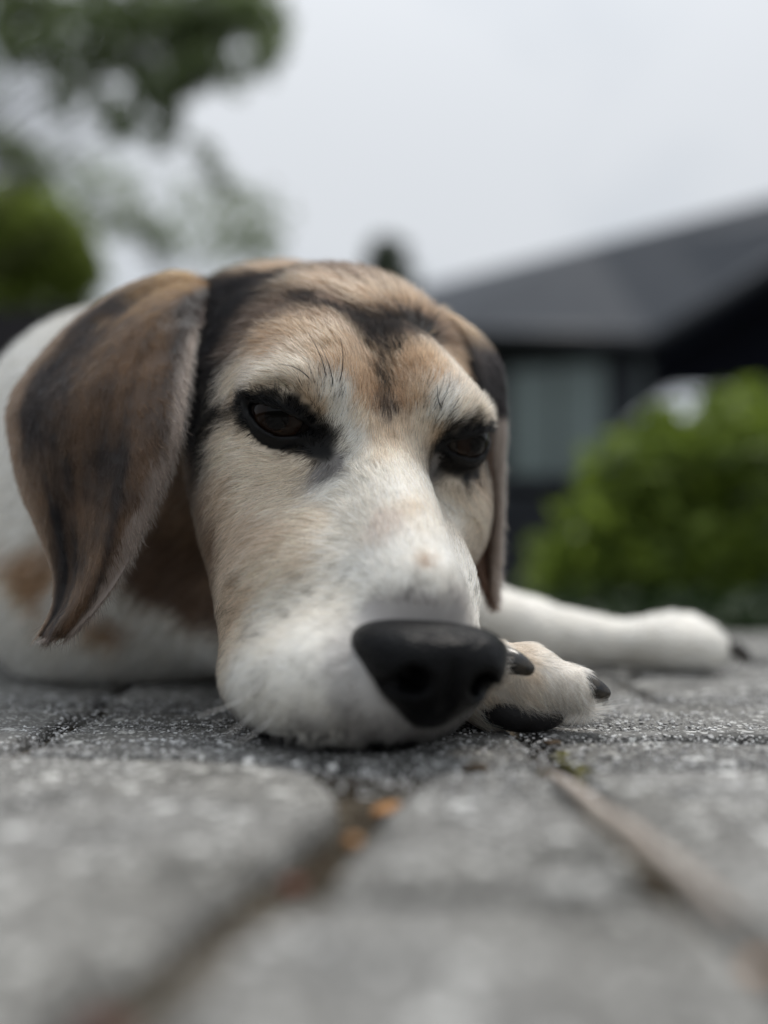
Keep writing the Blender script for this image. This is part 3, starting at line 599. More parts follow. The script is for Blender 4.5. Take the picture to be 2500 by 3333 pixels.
# ------------------------------------------------------------------ ground, pavement
def stone_material(name, base, light, dark):
    m = bpy.data.materials.new(name); m.use_nodes = True; n = m.node_tree; b = n.nodes['Principled BSDF']; L_ = n.links.new
    tc_ = n.nodes.new('ShaderNodeTexCoord'); oi = n.nodes.new('ShaderNodeObjectInfo')
    def noise(sc, det=5):
        t = n.nodes.new('ShaderNodeTexNoise'); t.inputs['Scale'].default_value = sc; t.inputs['Detail'].default_value = det; L_(tc_.outputs['Object'], t.inputs['Vector']); return t.outputs['Fac']
    def ramp(src, stops):
        r = n.nodes.new('ShaderNodeValToRGB'); e = r.color_ramp.elements
        e[0].position, e[0].color = stops[0][0], (*stops[0][1], 1); e[1].position, e[1].color = stops[-1][0], (*stops[-1][1], 1)
        for p_, c_ in stops[1:-1]: k = e.new(p_); k.color = (*c_, 1)
        L_(src, r.inputs['Fac']); return r.outputs[0]
    def mix(a, c, f, mode='MIX'):
        x = n.nodes.new('ShaderNodeMix'); x.data_type = 'RGBA'; x.blend_type = mode
        if isinstance(f, float): x.inputs[0].default_value = f
        else: L_(f, x.inputs[0])
        L_(a, x.inputs[6])
        if isinstance(c, tuple): x.inputs[7].default_value = (*c, 1)
        else: L_(c, x.inputs[7])
        return x.outputs[2]
    col = ramp(noise(45, 6), [(0.3, dark), (0.5, base), (0.75, tuple(1.18 * x for x in base))])
    fine = ramp(noise(700, 3), [(0.30, (.45, .45, .45)), (0.55, (1, 1, 1)), (0.8, (1.35, 1.35, 1.33))]); col = mix(col, fine, 0.85, 'MULTIPLY')
    for sc, th, amt in ((170, 0.90, 0.85), (330, 0.84, 0.85), (800, 0.78, 0.8)):                  # pale grains set in the concrete
        v = n.nodes.new('ShaderNodeTexVoronoi'); v.inputs['Scale'].default_value = sc; L_(tc_.outputs['Object'], v.inputs['Vector'])
        sx = n.nodes.new('ShaderNodeSeparateColor'); L_(v.outputs['Color'], sx.inputs[0])
        g1 = n.nodes.new('ShaderNodeMath'); g1.operation = 'GREATER_THAN'; g1.inputs[1].default_value = th; L_(sx.outputs[0], g1.inputs[0])
        g2 = n.nodes.new('ShaderNodeMath'); g2.operation = 'LESS_THAN'; g2.inputs[1].default_value = 0.42; L_(v.outputs['Distance'], g2.inputs[0])
        g3 = n.nodes.new('ShaderNodeMath'); g3.operation = 'MULTIPLY'; L_(g1.outputs[0], g3.inputs[0]); L_(g2.outputs[0], g3.inputs[1])
        g4 = n.nodes.new('ShaderNodeMath'); g4.operation = 'MULTIPLY'; L_(g3.outputs[0], g4.inputs[0]); L_(ramp(noise(30, 2), [(0.38, (.6 * amt,) * 3), (0.62, (amt,) * 3)]), g4.inputs[1])
        col = mix(col, light, g4.outputs[0])
    col = mix(col, ramp(noise(14, 4), [(0.36, (.72, .71, .68)), (0.6, (1.08, 1.08, 1.08))]), 1.0, 'MULTIPLY')   # stains
    hv_ = n.nodes.new('ShaderNodeHueSaturation'); vr = n.nodes.new('ShaderNodeMapRange'); vr.inputs[3].default_value = 0.85; vr.inputs[4].default_value = 1.12
    L_(oi.outputs['Random'], vr.inputs[0]); L_(vr.outputs[0], hv_.inputs['Value']); L_(col, hv_.inputs['Color']); L_(hv_.outputs[0], b.inputs['Base Color'])
    b.inputs['Roughness'].default_value = 0.8; b.inputs['Specular IOR Level'].default_value = 0.35
    b1 = n.nodes.new('ShaderNodeBump'); b1.inputs['Strength'].default_value = 0.9; b1.inputs['Distance'].default_value = 0.0012; L_(noise(420, 6), b1.inputs['Height'])
    b2 = n.nodes.new('ShaderNodeBump'); b2.inputs['Strength'].default_value = 0.8; b2.inputs['Distance'].default_value = 0.003; L_(noise(90, 3), b2.inputs['Height']); L_(b1.outputs[0], b2.inputs['Normal'])
    L_(b2.outputs[0], b.inputs['Normal'])
    return m
STONE = stone_material('concrete_paver', (.165, .162, .154), (.64, .64, .62), (.062, .061, .058))
SAND = simple('joint_sand', (.038, .032, .022), 0.9, 0.2, noise=(60, (.085, .07, .05)), bump=(500, 0.9, 0.002))
SOIL = simple('soil', (.018, .015, .011), 0.95, 0.1, noise=(9, (.035, .04, .018)), bump=(60, 1, 0.02))
o = mesh_obj('ground', [(-300, -300, -.035), (300, -300, -.035), (300, 300, -.035), (-300, 300, -.035)], [(0, 1, 2, 3)], SOIL); tag(o, 'dark garden soil beyond the paving', 'ground', kind='structure')
patio = empty('pavement'); tag(patio, 'grey concrete cobble pavement under the dog', 'pavement', kind='structure')
gx, gy = np.meshgrid(np.linspace(-.95, .95, 160), np.linspace(-.1, .79, 90), indexing='ij')
gpv = np.stack([gx, gy, -.0048 + .0016 * smooth_noise(np.stack([gx, gy, 0 * gx], -1).reshape(-1, 3), 60, 71).reshape(gx.shape)], -1).reshape(-1, 3)
gf = [(i * 90 + j, (i + 1) * 90 + j, (i + 1) * 90 + j + 1, i * 90 + j + 1) for i in range(159) for j in range(89)]
mesh_obj('joint_sand', gpv, gf, SAND, patio)
def paver(corners, top=0.0, rad=0.008, seed=0, detail=False):
    g = np.random.default_rng(seed); C = np.array(corners, float) / 100; n = len(C); loop = []
    for i in range(n):                                          # rounded corners
        p, a, b = C[i], C[i - 1], C[(i + 1) % n]; r = rad * g.uniform(.7, 1.6)
        ua = (a - p) / np.linalg.norm(a - p); ub = (b - p) / np.linalg.norm(b - p); s0 = p + ua * r; s1 = p + ub * r
        for t in np.linspace(0, 1, 6): loop.append((1 - t) ** 2 * s0 + 2 * t * (1 - t) * p + t * t * s1)
        for t in np.linspace(0, 1, 12)[1:-1]: loop.append(s1 + (b + (-ub) * r - s1) * t)
    loop = np.array(loop); m = len(loop); cen = loop.mean(0)
    wob = smooth_noise(np.c_[loop, np.zeros(m)], 90, 200 + seed) * .0009
    rings = []
    for inset, z in ((0, -.04), (0, -.006), (.0006, -.0016), (.0016, -.0005), (.004, 0.0002)):
        d = cen - loop; d /= np.linalg.norm(d, axis=1, keepdims=True); q = loop + d * (inset + wob)[:, None]
        zz = np.full(m, top + z) + (0.0007 * smooth_noise(np.c_[q, np.zeros(m)], 120, 300 + seed) if z > -.03 else 0)
        rings.append(np.c_[q, zz])
    for k in (0.35, 0.7, 0.9):
        q = rings[4][:, :2] * (1 - k) + cen * k; rings.append(np.c_[q, top + .0006 * smooth_noise(np.c_[q, np.zeros(m)], 70, 300 + seed)])
    v = np.concatenate(rings + [np.array([[*cen, top]])]); f = []
    for r_ in range(len(rings) - 1):
        for i in range(m): j = (i + 1) % m; f.append((r_ * m + i, r_ * m + j, (r_ + 1) * m + j, (r_ + 1) * m + i))
    L_ = (len(rings) - 1) * m
    for i in range(m): f.append((L_ + i, L_ + (i + 1) % m, len(v) - 1))
    o = mesh_obj('paver', v, f, STONE, patio); bm = bmesh.new(); bm.from_mesh(o.data); bmesh.ops.recalc_face_normals(bm, faces=bm.faces); bm.to_mesh(o.data); bm.free()
    return o
NEARP = [([(-14, 4), (-5.0, 4), (-3.7, 10.8), (-2.35, 16.2), (-0.75, 20.6), (-2.2, 25.4), (-15, 26.6)], .0012),
         ([(-28, 6), (-14.6, 5), (-15.6, 26.8), (-28, 27.5)], 0), ([(-4.2, 4), (5.0, 4), (4.9, 9.6), (4.6, 15.0), (-1.6, 14.7), (-2.9, 10)], .0006),
         ([(-0.95, 15.3), (4.45, 15.5), (4.5, 23.6), (3.4, 25.0), (1.7, 24.9), (0.6, 22.6)], .0002), ([(5.4, 4), (16, 4), (16, 24.4), (5.1, 24.5), (5.3, 14)], .0004),
         ([(5.0, 25.0), (17, 24.9), (17, 29.0), (4.9, 28.8)], -.0002), ([(-10.5, 27.0), (-2.2, 26.0), (1.2, 25.3), (4.3, 25.6), (4.4, 28.9), (4.0, 34.5), (-10.6, 34.5)], 0),
         ([(-24, 28), (-11.2, 27.3), (-11.3, 34.5), (-24, 34.5)], .0005), ([(4.9, 29.6), (15.5, 29.7), (15.4, 37.3), (4.7, 37.2)], .0004), ([(16.2, 29.7), (30, 29.8), (30, 37), (16.1, 37.2)], 0),
         ([(17.6, 12), (31, 12), (31, 29.1), (17.6, 29)], .0003), ([(16.6, 2), (30, 2), (30, 11.3), (16.7, 11.3)], 0)]
for i, (c, z) in enumerate(NEARP): paver(c, z, seed=i)
y = 37.9; r_ = 0
while y < 77:
    dep = 9.6 + random.uniform(-.5, .5); x = -90 + (r_ % 2) * 7
    while x < 90:
        wd = random.choice((9.5, 13.5, 13.5, 16)) + random.uniform(-.4, .4); j = lambda: random.uniform(-.15, .15)
        if not (y < 38 and x < 4.3 and False): paver([(x + j(), y + j()), (x + wd - .6 + j(), y + j()), (x + wd - .6 + j(), y + dep - .6 + j()), (x + j(), y + dep - .6 + j())], random.uniform(-.0012, .0012), seed=1040 + r_ * 30 + int(x))
        x += wd
    y += dep; r_ += 1
for x0 in range(-90, 90, 14):                                  # rows to the sides of the ones in front
    for y0 in (-8, 2, 12, 22, 30):
        if x0 + 14 <= -28 or x0 >= 31:
            dy = 7.2 if y0 == 30 else (7.4 if y0 == 22 else 9.4)
            paver([(x0, y0), (x0 + 13.4, y0), (x0 + 13.4, y0 + dy), (x0, y0 + dy)], random.uniform(-.001, .001), seed=2400 + x0 + y0)
paver([(-24, 35.1), (-11, 35.1), (-11, 37.3), (-24, 37.3)], 0, seed=900); paver([(-10.4, 35.1), (4, 35.1), (4, 37.3), (-10.4, 37.3)], 0, seed=901)
# grit standing proud of the stone in the sharp zone
def grit(name, n_, box, rr, mat, parent=None, z0=0.0003):
    ico = bmesh.new(); bmesh.ops.create_icosphere(ico, subdivisions=1, radius=1); bv_ = np.array([v.co[:] for v in ico.verts]); bf_ = np.array([[v.index for v in f.verts] for f in ico.faces]); ico.free()
    vs_, fs_ = [], []
    for k in range(n_):
        p = np.array([random.uniform(*box[0]), random.uniform(*box[1]), 0]); r = random.uniform(*rr) * random.uniform(.5, 1)
        sc = np.array([random.uniform(.6, 1.4), random.uniform(.6, 1.4), random.uniform(.4, .8)]) * r
        vs_.append(bv_ * sc * (1 + .25 * np.random.default_rng(k).normal(size=(len(bv_), 1))) + p + [0, 0, z0]); fs_.append(bf_ + k * len(bv_))
    return mesh_obj(name, np.concatenate(vs_), np.concatenate(fs_), mat, parent, smooth=False)
def grain_material():
    m = simple('stone_grain', (.3, .3, .3), 0.6, 0.5); n = m.node_tree; g = n.nodes.new('ShaderNodeNewGeometry'); r = n.nodes.new('ShaderNodeValToRGB')
    e = r.color_ramp.elements; e[0].position = 0; e[0].color = (.10, .098, .095, 1); e[1].position = 1; e[1].color = (.62, .62, .61, 1); k = e.new(.6); k.color = (.27, .265, .26, 1)
    n.links.new(g.outputs['Random Per Island'], r.inputs['Fac']); n.links.new(r.outputs[0], n.nodes['Principled BSDF'].inputs['Base Color']); return m
GRAIN = grain_material()
MDC = simple('earth_crumb', (.05, .035, .025), 0.95, 0.1, noise=(600, (.10, .075, .05)), bump=(1200, 1, .001))
tag(grit('joint_grit', 5000, ((-.06, .07), (.10, .30)), (.0004, .0011), MDC, patio, -.0042), kind='stuff')
tag(grit('grit', 15000, ((-.19, .19), (.215, .40)), (.0003, .0009), GRAIN, patio), kind='stuff')

# ------------------------------------------------------------------ litter on the pavement
def top_at(px, py, lift=0.0): p = on_ground(px, py, 0.0); p[2] = lift; return p
MB = simple('dry_husk', (.30, .135, .045), 0.6, 0.3, noise=(300, (.42, .23, .10)))
MRB = simple('red_brown_husk', (.085, .028, .018), 0.6, 0.3, noise=(300, (.14, .05, .03)))
MTW = simple('dry_twig', (.34, .29, .25), 0.8, 0.2, noise=(200, (.46, .41, .36)), bump=(900, .6, .0006))
MPB = simple('white_pebble', (.62, .61, .58), 0.6, 0.4, noise=(700, (.75, .74, .72)))
MMO = simple('moss', (.09, .085, .02), 0.9, 0.1, noise=(800, (.17, .155, .05)), bump=(2500, 1, .001))
def husk(px, py, L_, w_, h_, ang, mat, z, label, seed):
    p = top_at(px, py, z); o = blob('seed_husk', (0, 0, 0), (L_, w_, h_), mat, rot=(0, R(random.uniform(-8, 8)), R(ang)), lump=.14, seed=seed); o.location = p
    tag(o, label, 'husk', 'seed husks fallen in the joint'); return o
husk(1262, 2600, .0058, .0017, .0013, 62, MB, -.0022, 'long orange-brown husk in the joint just below the nose', 1)
husk(1150, 2706, .0017, .0015, .0014, 10, MB, -.0022, 'small round tan husk at the edge of the middle paver', 2)
husk(955, 2832, .0026, .0016, .0014, 40, MRB, -.0030, 'dark red-brown husk lying low in the dirt of the joint', 3)
husk(330, 3290, .0030, .0022, .0018, 20, MRB, -.0030, 'blurred red-brown husk in the nearest corner of the joint', 4)
husk(2460, 3085, .0024, .0016, .0015, 50, MB, -.003, 'orange-brown husk at the right edge of the picture', 5)
for k, (px, py, r, lab) in enumerate(((812, 2490, .0014, 'largest white pebble on the dark stone below the lip'), (770, 2498, .0008, 'small white pebble just left of the largest one'), (1082, 2505, .0010, 'white pebble under the chin near the joint'),
                                     (965, 2492, .0008, 'pale pebble between the two bigger white ones'))):
    p = top_at(px, py, r * .5); o = blob('pebble', (0, 0, 0), (r * 1.2, r, r * .85), MPB, rot=(0, 0, k), lump=.3, seed=20 + k, sub=2); o.location = p; tag(o, lab, 'pebble', 'white pebbles by the lip')
for k, (px, py, r, lab) in enumerate(((1555, 2512, .0022, 'dark crumb of earth on the paver under the nose'), (1800, 2425, .0015, 'dark crumb of earth beside the black paw pad'))):
    p = top_at(px, py, .0006); o = blob('earth_crumb', (0, 0, 0), (r * 1.5, r, r * .6), MDC, lump=.5, seed=30 + k); o.location = p; tag(o, lab, 'dirt crumb', 'crumbs of earth')
tw = [top_at(x, y_, .0022 + .0005 * (k % 2)) for k, (x, y_) in enumerate(((1800, 2555), (1870, 2610), (1960, 2680), (2060, 2755), (2130, 2810), (2230, 2900), (2330, 2985), (2420, 3060)))]
o = tube('twig', tw, [.0010, .0017, .0016, .0018, .0016, .0014, .0012, .0006], MTW, seg=9); tag(o, 'dry pale twig lying along the joint', 'twig')
ms = empty('moss_patch', top_at(1840, 2475)); tag(ms, 'yellow-green moss in the joint beside the paw', 'moss')
for k in range(26):
    px, py = 1815 + 130 * (k / 25) + random.uniform(-12, 12), 2448 + 85 * (k / 25) + random.uniform(-7, 7)
    r = random.uniform(.0009, .0019); o = blob('moss_tuft', top_at(px, py, -.0018), (r * 1.3, r, r), MMO, ms, lump=.45, seed=60 + k, sub=2)
ms2 = empty('moss_patch', top_at(480, 2474)); tag(ms2, 'thin line of dull moss behind the large front paver', 'moss')
for k in range(22):
    px = 330 + 300 * k / 21; o = blob('moss_tuft', top_at(px, 2463 + random.uniform(-3, 5) + k * .6, -.0022), (.0016, .0009, .0012), MMO, ms2, lump=.45, seed=90 + k, sub=2)

# ------------------------------------------------------------------ garden and house behind
def leaf_material(name, a, b_, trans=0.35):
    m = bpy.data.materials.new(name); m.use_nodes = True; n = m.node_tree; n.nodes.clear(); L_ = n.links.new
    o = n.nodes.new('ShaderNodeOutputMaterial'); g = n.nodes.new('ShaderNodeNewGeometry'); r = n.nodes.new('ShaderNodeValToRGB')
    r.color_ramp.elements[0].color = (*a, 1); r.color_ramp.elements[1].color = (*b_, 1); L_(g.outputs['Random Per Island'], r.inputs['Fac'])
    d = n.nodes.new('ShaderNodeBsdfPrincipled'); d.inputs['Roughness'].default_value = .5; d.inputs['Specular IOR Level'].default_value = .3
    t = n.nodes.new('ShaderNodeBsdfTranslucent'); x = n.nodes.new('ShaderNodeMixShader'); x.inputs[0].default_value = trans
    L_(r.outputs[0], d.inputs['Base Color']); L_(r.outputs[0], t.inputs['Color']); L_(d.outputs[0], x.inputs[1]); L_(t.outputs[0], x.inputs[2]); L_(x.outputs[0], o.inputs['Surface']); return m
def leaf_cloud(name, clumps, mat, parent, size, seed):
    """clumps: (centre, radii, number); each leaf a bent four-cornered blade"""
    g = np.random.default_rng(seed); vs_, fs_ = [], []; k = 0
    for c, r, n_ in clumps:
        for _ in range(n_):
            d = g.normal(size=3); d /= np.linalg.norm(d); p = np.array(c) + d * np.array(r) * g.random() ** (1 / 2.2)
            a = g.normal(size=3); a /= np.linalg.norm(a); b = np.cross(a, g.normal(size=3)); b /= np.linalg.norm(b); n_l = np.cross(a, b); s_ = size * g.uniform(.6, 1.3)
            vs_ += [p - a * s_, p + b * s_ * .42 - n_l * s_ * .12, p + a * s_, p - b * s_ * .42 - n_l * s_ * .12]; fs_ += [(k, k + 1, k + 2), (k, k + 2, k + 3)]; k += 4
    return mesh_obj(name, vs_, fs_, mat, parent, smooth=False)
BARK = simple('bark', (.06, .05, .042), 0.9, 0.2, noise=(20, (.10, .085, .07)), bump=(60, .8, .01))
LF1 = leaf_material('leaf_deciduous', (.13, .17, .08), (.24, .30, .14), .55); LF2 = leaf_material('leaf_hedge', (.16, .22, .035), (.28, .34, .07), .5)
LF3 = leaf_material('leaf_bush', (.06, .095, .014), (.24, .32, .05), .5); LF4 = leaf_material('needle', (.07, .09, .06), (.11, .13, .085), .25)
def tree(name, label, base, clumps_px, d, leaf, size, mat, seed, trunk_r=.05, lean=None, dens=1.0):
    t = empty(name, base); tag(t, label, 'tree'); base = np.array(base); cl = []
    for px, py, r, n_ in clumps_px:
        rr = r / 3000 * d; c = at(px, py, d + random.uniform(-.4, .4)); cl.append((c, (rr, rr * 1.2, rr * .9), int(n_ * dens)))
    top = np.mean([c for c, _, _ in cl], 0); top[2] = max(c[2] for c, _, _ in cl) * .8
    tr = arc(base, top * [.5, .5, 1] + base * [.5, .5, 0], (.15, 0, 0), 9); tube('trunk', tr, np.linspace(trunk_r, trunk_r * .35, 9), BARK, t, seg=12)
    for c, rr, _ in cl:
        k = min(8, max(3, int(8 * (c[2] - .6) / max(top[2], .1)))); tube('limb', arc(tr[k], c, (0, 0, .15), 6), np.linspace(trunk_r * .12, trunk_r * .035, 6), BARK, t, seg=7)
    leaf_cloud('crown', cl, mat, t, size, seed); return t
tree('deciduous_tree', 'leafy tree whose loose branches hang into the upper left sky', (-3.4, 5.2, -.03),
     [(90, 30, 120, 120), (330, 40, 90, 90), (250, 120, 110, 70), (480, 130, 90, 60), (570, 50, 100, 130), (640, 150, 110, 190), (720, 60, 100, 170), (810, 40, 90, 150), (860, 110, 70, 60), (560, 250, 90, 130), (470, 290, 70, 60), (540, 340, 60, 90),
      (150, 160, 80, 90), (230, 250, 80, 60), (300, 300, 70, 25), (390, 380, 60, 45), (620, 250, 70, 70), (700, 210, 60, 50), (565, 400, 40, 40), (380, 430, 40, 26), (660, 490, 45, 24), (710, 560, 45, 26), (755, 620, 40, 20), (430, 200, 70, 60), (-150, 150, 200, 300), (-200, 420, 180, 160), (-60, -120, 240, 500), (400, -120, 260, 600), (750, -100, 180, 300), (40, 80, 90, 90), (180, 40, 90, 100), (60, 180, 60, 50), (330, 120, 70, 70), (430, 60, 80, 90), (380, 200, 60, 60), (300, 210, 60, 50), (200, 330, 50, 30), (640, 80, 80, 90), (850, 200, 60, 40), (900, 60, 60, 50), (900, 150, 45, 24), (760, 260, 60, 50), (520, 450, 50, 24), (450, 420, 45, 20), (330, 350, 50, 26)],
     5.0, None, .048, LF1, 1, dens=1.2)
tree('pale_tree', 'thin pale tree, its sparse twigs just above the near ear', (-2.2, 9.5, -.03), [(480, 745, 70, 70), (420, 700, 80, 40), (560, 790, 80, 60), (760, 760, 110, 60), (860, 700, 100, 46), (650, 700, 90, 40), (840, 800, 90, 60), (320, 560, 90, 40), (60, 530, 90, 120), (20, 470, 70, 90), (130, 610, 80, 90), (40, 660, 90, 90), (170, 690, 90, 60), (270, 620, 90, 40), (340, 720, 80, 50), (200, 520, 80, 26), (420, 600, 80, 22), (600, 620, 90, 22), (700, 820, 90, 50), (780, 640, 80, 26)], 9.0, None, .05, LF1, 2, trunk_r=.05, dens=2.4)
hd_ = empty('evergreen_shrub', (-2.7, 7.2, -.03)); tag(hd_, 'dense dark green shrub rising above the dark fence', 'shrub')
tube('trunk', arc((-2.7, 7.2, -.03), (-2.7, 7.2, 2.2), (0, 0, 0), 5), np.linspace(.07, .03, 5), BARK, hd_)
leaf_cloud('crown', [(at(120, 800, 7.2), (.45, .4, .42), 2600), (at(-40, 820, 7.2), (.5, .4, .55), 2200), (at(230, 880, 7.2), (.27, .3, .32), 1200), (at(-300, 900, 7.2), (.6, .4, .6), 2200), (at(60, 1050, 7.2), (.7, .4, .6), 1500)], LF2, hd_, .06, 3)
con = empty('conifer', (.05, 20, -.03)); tag(con, 'dark far conifer tip showing above the back of the head', 'tree')
tube('trunk', arc((.05, 20, -.03), (.05, 20, 6.2), (0, 0, 0), 5), np.linspace(.16, .03, 5), BARK, con)
leaf_cloud('crown', [((.05 + random.uniform(-.1, .1), 20, 7.3 - k * .3), (.48 + .08 * k, .48 + .08 * k, .30), 420 + 80 * k) for k in range(25)], LF4, con, .11, 4)
bu = empty('garden_bush', (.62, 1.75, -.03)); tag(bu, 'bright green leafy bush at the edge of the paving', 'bush')
bcl = []
for px, py, d_, r, n_ in ((2050, 1560, 1.7, 150, 420), (2250, 1480, 1.75, 170, 500), (2420, 1400, 1.8, 150, 420), (2480, 1340, 1.85, 80, 160), (2350, 1370, 1.8, 60, 90), (1950, 1750, 1.65, 150, 420), (2150, 1720, 1.65, 170, 520), (2350, 1680, 1.7, 170, 520), (1880, 1880, 1.6, 120, 320),
                         (2050, 1880, 1.6, 130, 400), (2250, 1880, 1.6, 150, 420), (2430, 1850, 1.65, 150, 420), (2620, 1540, 1.8, 200, 500), (2650, 1750, 1.7, 200, 500), (2150, 1410, 1.75, 80, 120), (1980, 1620, 1.7, 90, 120)):
    bcl.append((at(px, py, d_), (r / 2600 * d_, r / 2600 * d_, r / 2600 * d_), int(n_ * .6)))
for _ in range(70):
    a_ = random.random(); px, py = 1760 + 760 * a_ + random.uniform(-60, 60), 1880 - 520 * a_ ** .8 + random.uniform(-60, 100); d_ = 1.7 + random.uniform(-.15, .3); bcl.append((at(px, py, d_), (.045, .045, .06), 14))
for c, r, _ in bcl[:16:2]: tube('stem', arc((.62 + random.uniform(-.08, .08), 1.75, -.03), c, (0, 0, .02), 5), np.linspace(.006, .002, 5), BARK, bu, seg=6)
leaf_cloud('foliage', bcl, LF3, bu, .026, 5)
MF = simple('fence_wood', (.030, .027, .030), 0.8, 0.2, noise=(8, (.05, .045, .048)), bump=(60, .5, .003))
fe = empty('board_fence', (-2.6, 6.2, -.03)); tag(fe, 'dark board fence below the evergreen shrub', 'fence')
def box(name, lo, hi, mat, parent=None, bev=.004):
    bm = bmesh.new(); bmesh.ops.create_cube(bm, size=1); lo, hi = np.array(lo), np.array(hi)
    for v in bm.verts: v.co = (lo + hi) / 2 + np.array(v.co[:]) * (hi - lo)
    if bev: bmesh.ops.bevel(bm, geom=bm.edges[:], offset=bev, segments=2, affect='EDGES')
    me = bpy.data.meshes.new(name); bm.to_mesh(me); bm.free(); me.materials.append(mat); o = bpy.data.objects.new(name, me); link(o, parent)
    if parent is not None: o.matrix_parent_inverse = parent.matrix_world.inverted() if parent.matrix_world != Matrix() else Matrix.Translation(-parent.location)
    return o
for k in range(30): box('board', (-4.6 + k * .15, 6.18, 0), (-4.6 + k * .15 + .144, 6.2, 1.88 + random.uniform(-.008, .008)), MF, fe, .003)
for z_ in (.35, 1.55): box('rail', (-4.6, 6.205, z_), (-.1, 6.24, z_ + .08), MF, fe)
for k in range(4): box('post', (-4.55 + k * 1.47, 6.245, -.03), (-4.46 + k * 1.47, 6.33, 1.84), MF, fe)
# house
MR_ = simple('slate_roof', (.030, .036, .046), 0.75, 0.2, noise=(5, (.038, .045, .056)), bump=(40, .6, .01)); MWL = simple('dark_render', (.028, .031, .036), 0.85, 0.2, noise=(4, (.04, .044, .05)))
MFR = simple('window_frame', (.02, .022, .025), 0.5); MGL = simple('window_glass', (.18, .22, .21), 0.3, 0.4); MDK = simple('shaded_boarding', (.006, .007, .012), 0.8, 0.1); MGU = simple('gutter', (.05, .053, .06), 0.5)
ho = empty('house', (2.6, 10.6, -.03)); tag(ho, 'low house with a grey slate roof behind the bush', 'house')
def slab(name, quad, thick, mat, parent):
    q = np.array(quad, float); n_ = np.cross(q[1] - q[0], q[2] - q[0]); n_ /= np.linalg.norm(n_)
    if n_[2] < 0: n_ = -n_
    v = np.concatenate([q, q - n_ * thick]); m = len(q); f = [tuple(range(m)), tuple(range(2 * m - 1, m - 1, -1))] + [(i, m + i, m + (i + 1) % m, (i + 1) % m) for i in range(m)]
    o = mesh_obj(name, v, f, mat, parent, smooth=False); bm = bmesh.new(); bm.from_mesh(o.data); bmesh.ops.recalc_face_normals(bm, faces=bm.faces); bm.to_mesh(o.data); bm.free(); return o
rA, rB, rE, rD, rC = at(1330, 945, 13.0), at(2900, 545, 9.6), at(2900, 600, 8.6), at(2120, 1085, 9.4), at(1330, 1060, 10.4)
rM = rA + (rB - rA) * .45
slab('roof', [rC, rD, rM, rA], .14, MR_, ho); slab('roof', [rD, rE, rB, rM], .14, MR_, ho)
back = np.array([.25, 3.2, 0])
slab('roof', [rA, rB, rB + back - [0, 0, 1.2], rA + back - [0, 0, 1.2]], .14, MR_, ho)
tube('gutter', [rC - [0, .05, .06], rD - [0, .05, .06]], [.06, .06], MGU, ho, seg=10); tube('gutter', [rD - [0, .05, .06], rE - [0, .05, .06]], [.06, .06], MGU, ho, seg=10)
def wall_pt(px, py, dy=.35):                                   # on the wall, set back under the eave
    d_ = px_dir(px, py); a = rC + [0, dy, 0]; e = rD - rC; nn = np.array([-e[1], e[0], 0]); o_ = np.array([0, 0, CAM_H]); return o_ + d_ * (((a - o_) @ nn) / (d_ @ nn))
wl, wr = wall_pt(1330, 1085), wall_pt(2120, 1085); e_ = (wr - wl); e_[2] = 0; e_ /= np.linalg.norm(e_); n_w = np.array([e_[1], -e_[0], 0])
def wall_box(name, a, b, z0, z1, out, th, mat, parent):        # box between two points along the wall
    a, b = np.array(a), np.array(b); q = [a + n_w * out, b + n_w * out, b + n_w * (out - th), a + n_w * (out - th)]
    v = [(p[0], p[1], z0) for p in q] + [(p[0], p[1], z1) for p in q]; f = [(0, 1, 2, 3), (7, 6, 5, 4)] + [(i, i + 4, (i + 1) % 4 + 4, (i + 1) % 4) for i in range(4)]
    o = mesh_obj(name, v, f, mat, parent, smooth=False); bm = bmesh.new(); bm.from_mesh(o.data); bmesh.ops.recalc_face_normals(bm, faces=bm.faces); bm.to_mesh(o.data); bm.free(); return o
zt = min(rC[2], rD[2]) - .1
wall_box('wall', wl, wr, -.03, zt + .02, 0, .25, MWL, ho)
for (x0, x1, y0, y1, gm) in ((1650, 1985, 1105, 1570, MGL), (2075, 2115, 1160, 1500, MGL), (1400, 1590, 1120, 1540, MGL)):
    a, b = wall_pt(x0, (y0 + y1) / 2), wall_pt(x1, (y0 + y1) / 2); z1, z0 = wall_pt(x0, y0)[2], wall_pt(x0, y1)[2]; z1 = min(z1, zt - .05)
    wn = wall_box('window', a, b, z0, z1, .05, .06, MFR, ho); m_ = a + (b - a) * .5; g_ = (b - a) / np.linalg.norm(b - a) * .05
    wall_box('pane', a + g_, m_ - g_ * .5, z0 + .05, z1 - .05, .065, .02, gm, wn); wall_box('pane', m_ + g_ * .5, b - g_, z0 + .05, z1 - .05, .065, .02, gm, wn)
    wall_box('sill', a - g_, b + g_, z0 - .05, z0 - .002, .12, .15, MGU, wn)
# carport: deep shade under the second slope, painted into the near-black boarding
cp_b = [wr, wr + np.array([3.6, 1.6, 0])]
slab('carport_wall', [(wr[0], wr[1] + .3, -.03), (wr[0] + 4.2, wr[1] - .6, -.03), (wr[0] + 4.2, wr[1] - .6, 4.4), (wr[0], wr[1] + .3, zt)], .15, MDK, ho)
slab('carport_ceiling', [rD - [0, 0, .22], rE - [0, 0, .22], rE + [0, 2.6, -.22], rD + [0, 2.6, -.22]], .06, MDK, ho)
tube('carport_post', [rE * [1, 1, 0] + [-.6, .25, -.03], rE * [1, 1, 0] + [-.6, .25, rE[2] - .55]], [.06, .06], MDK, ho)
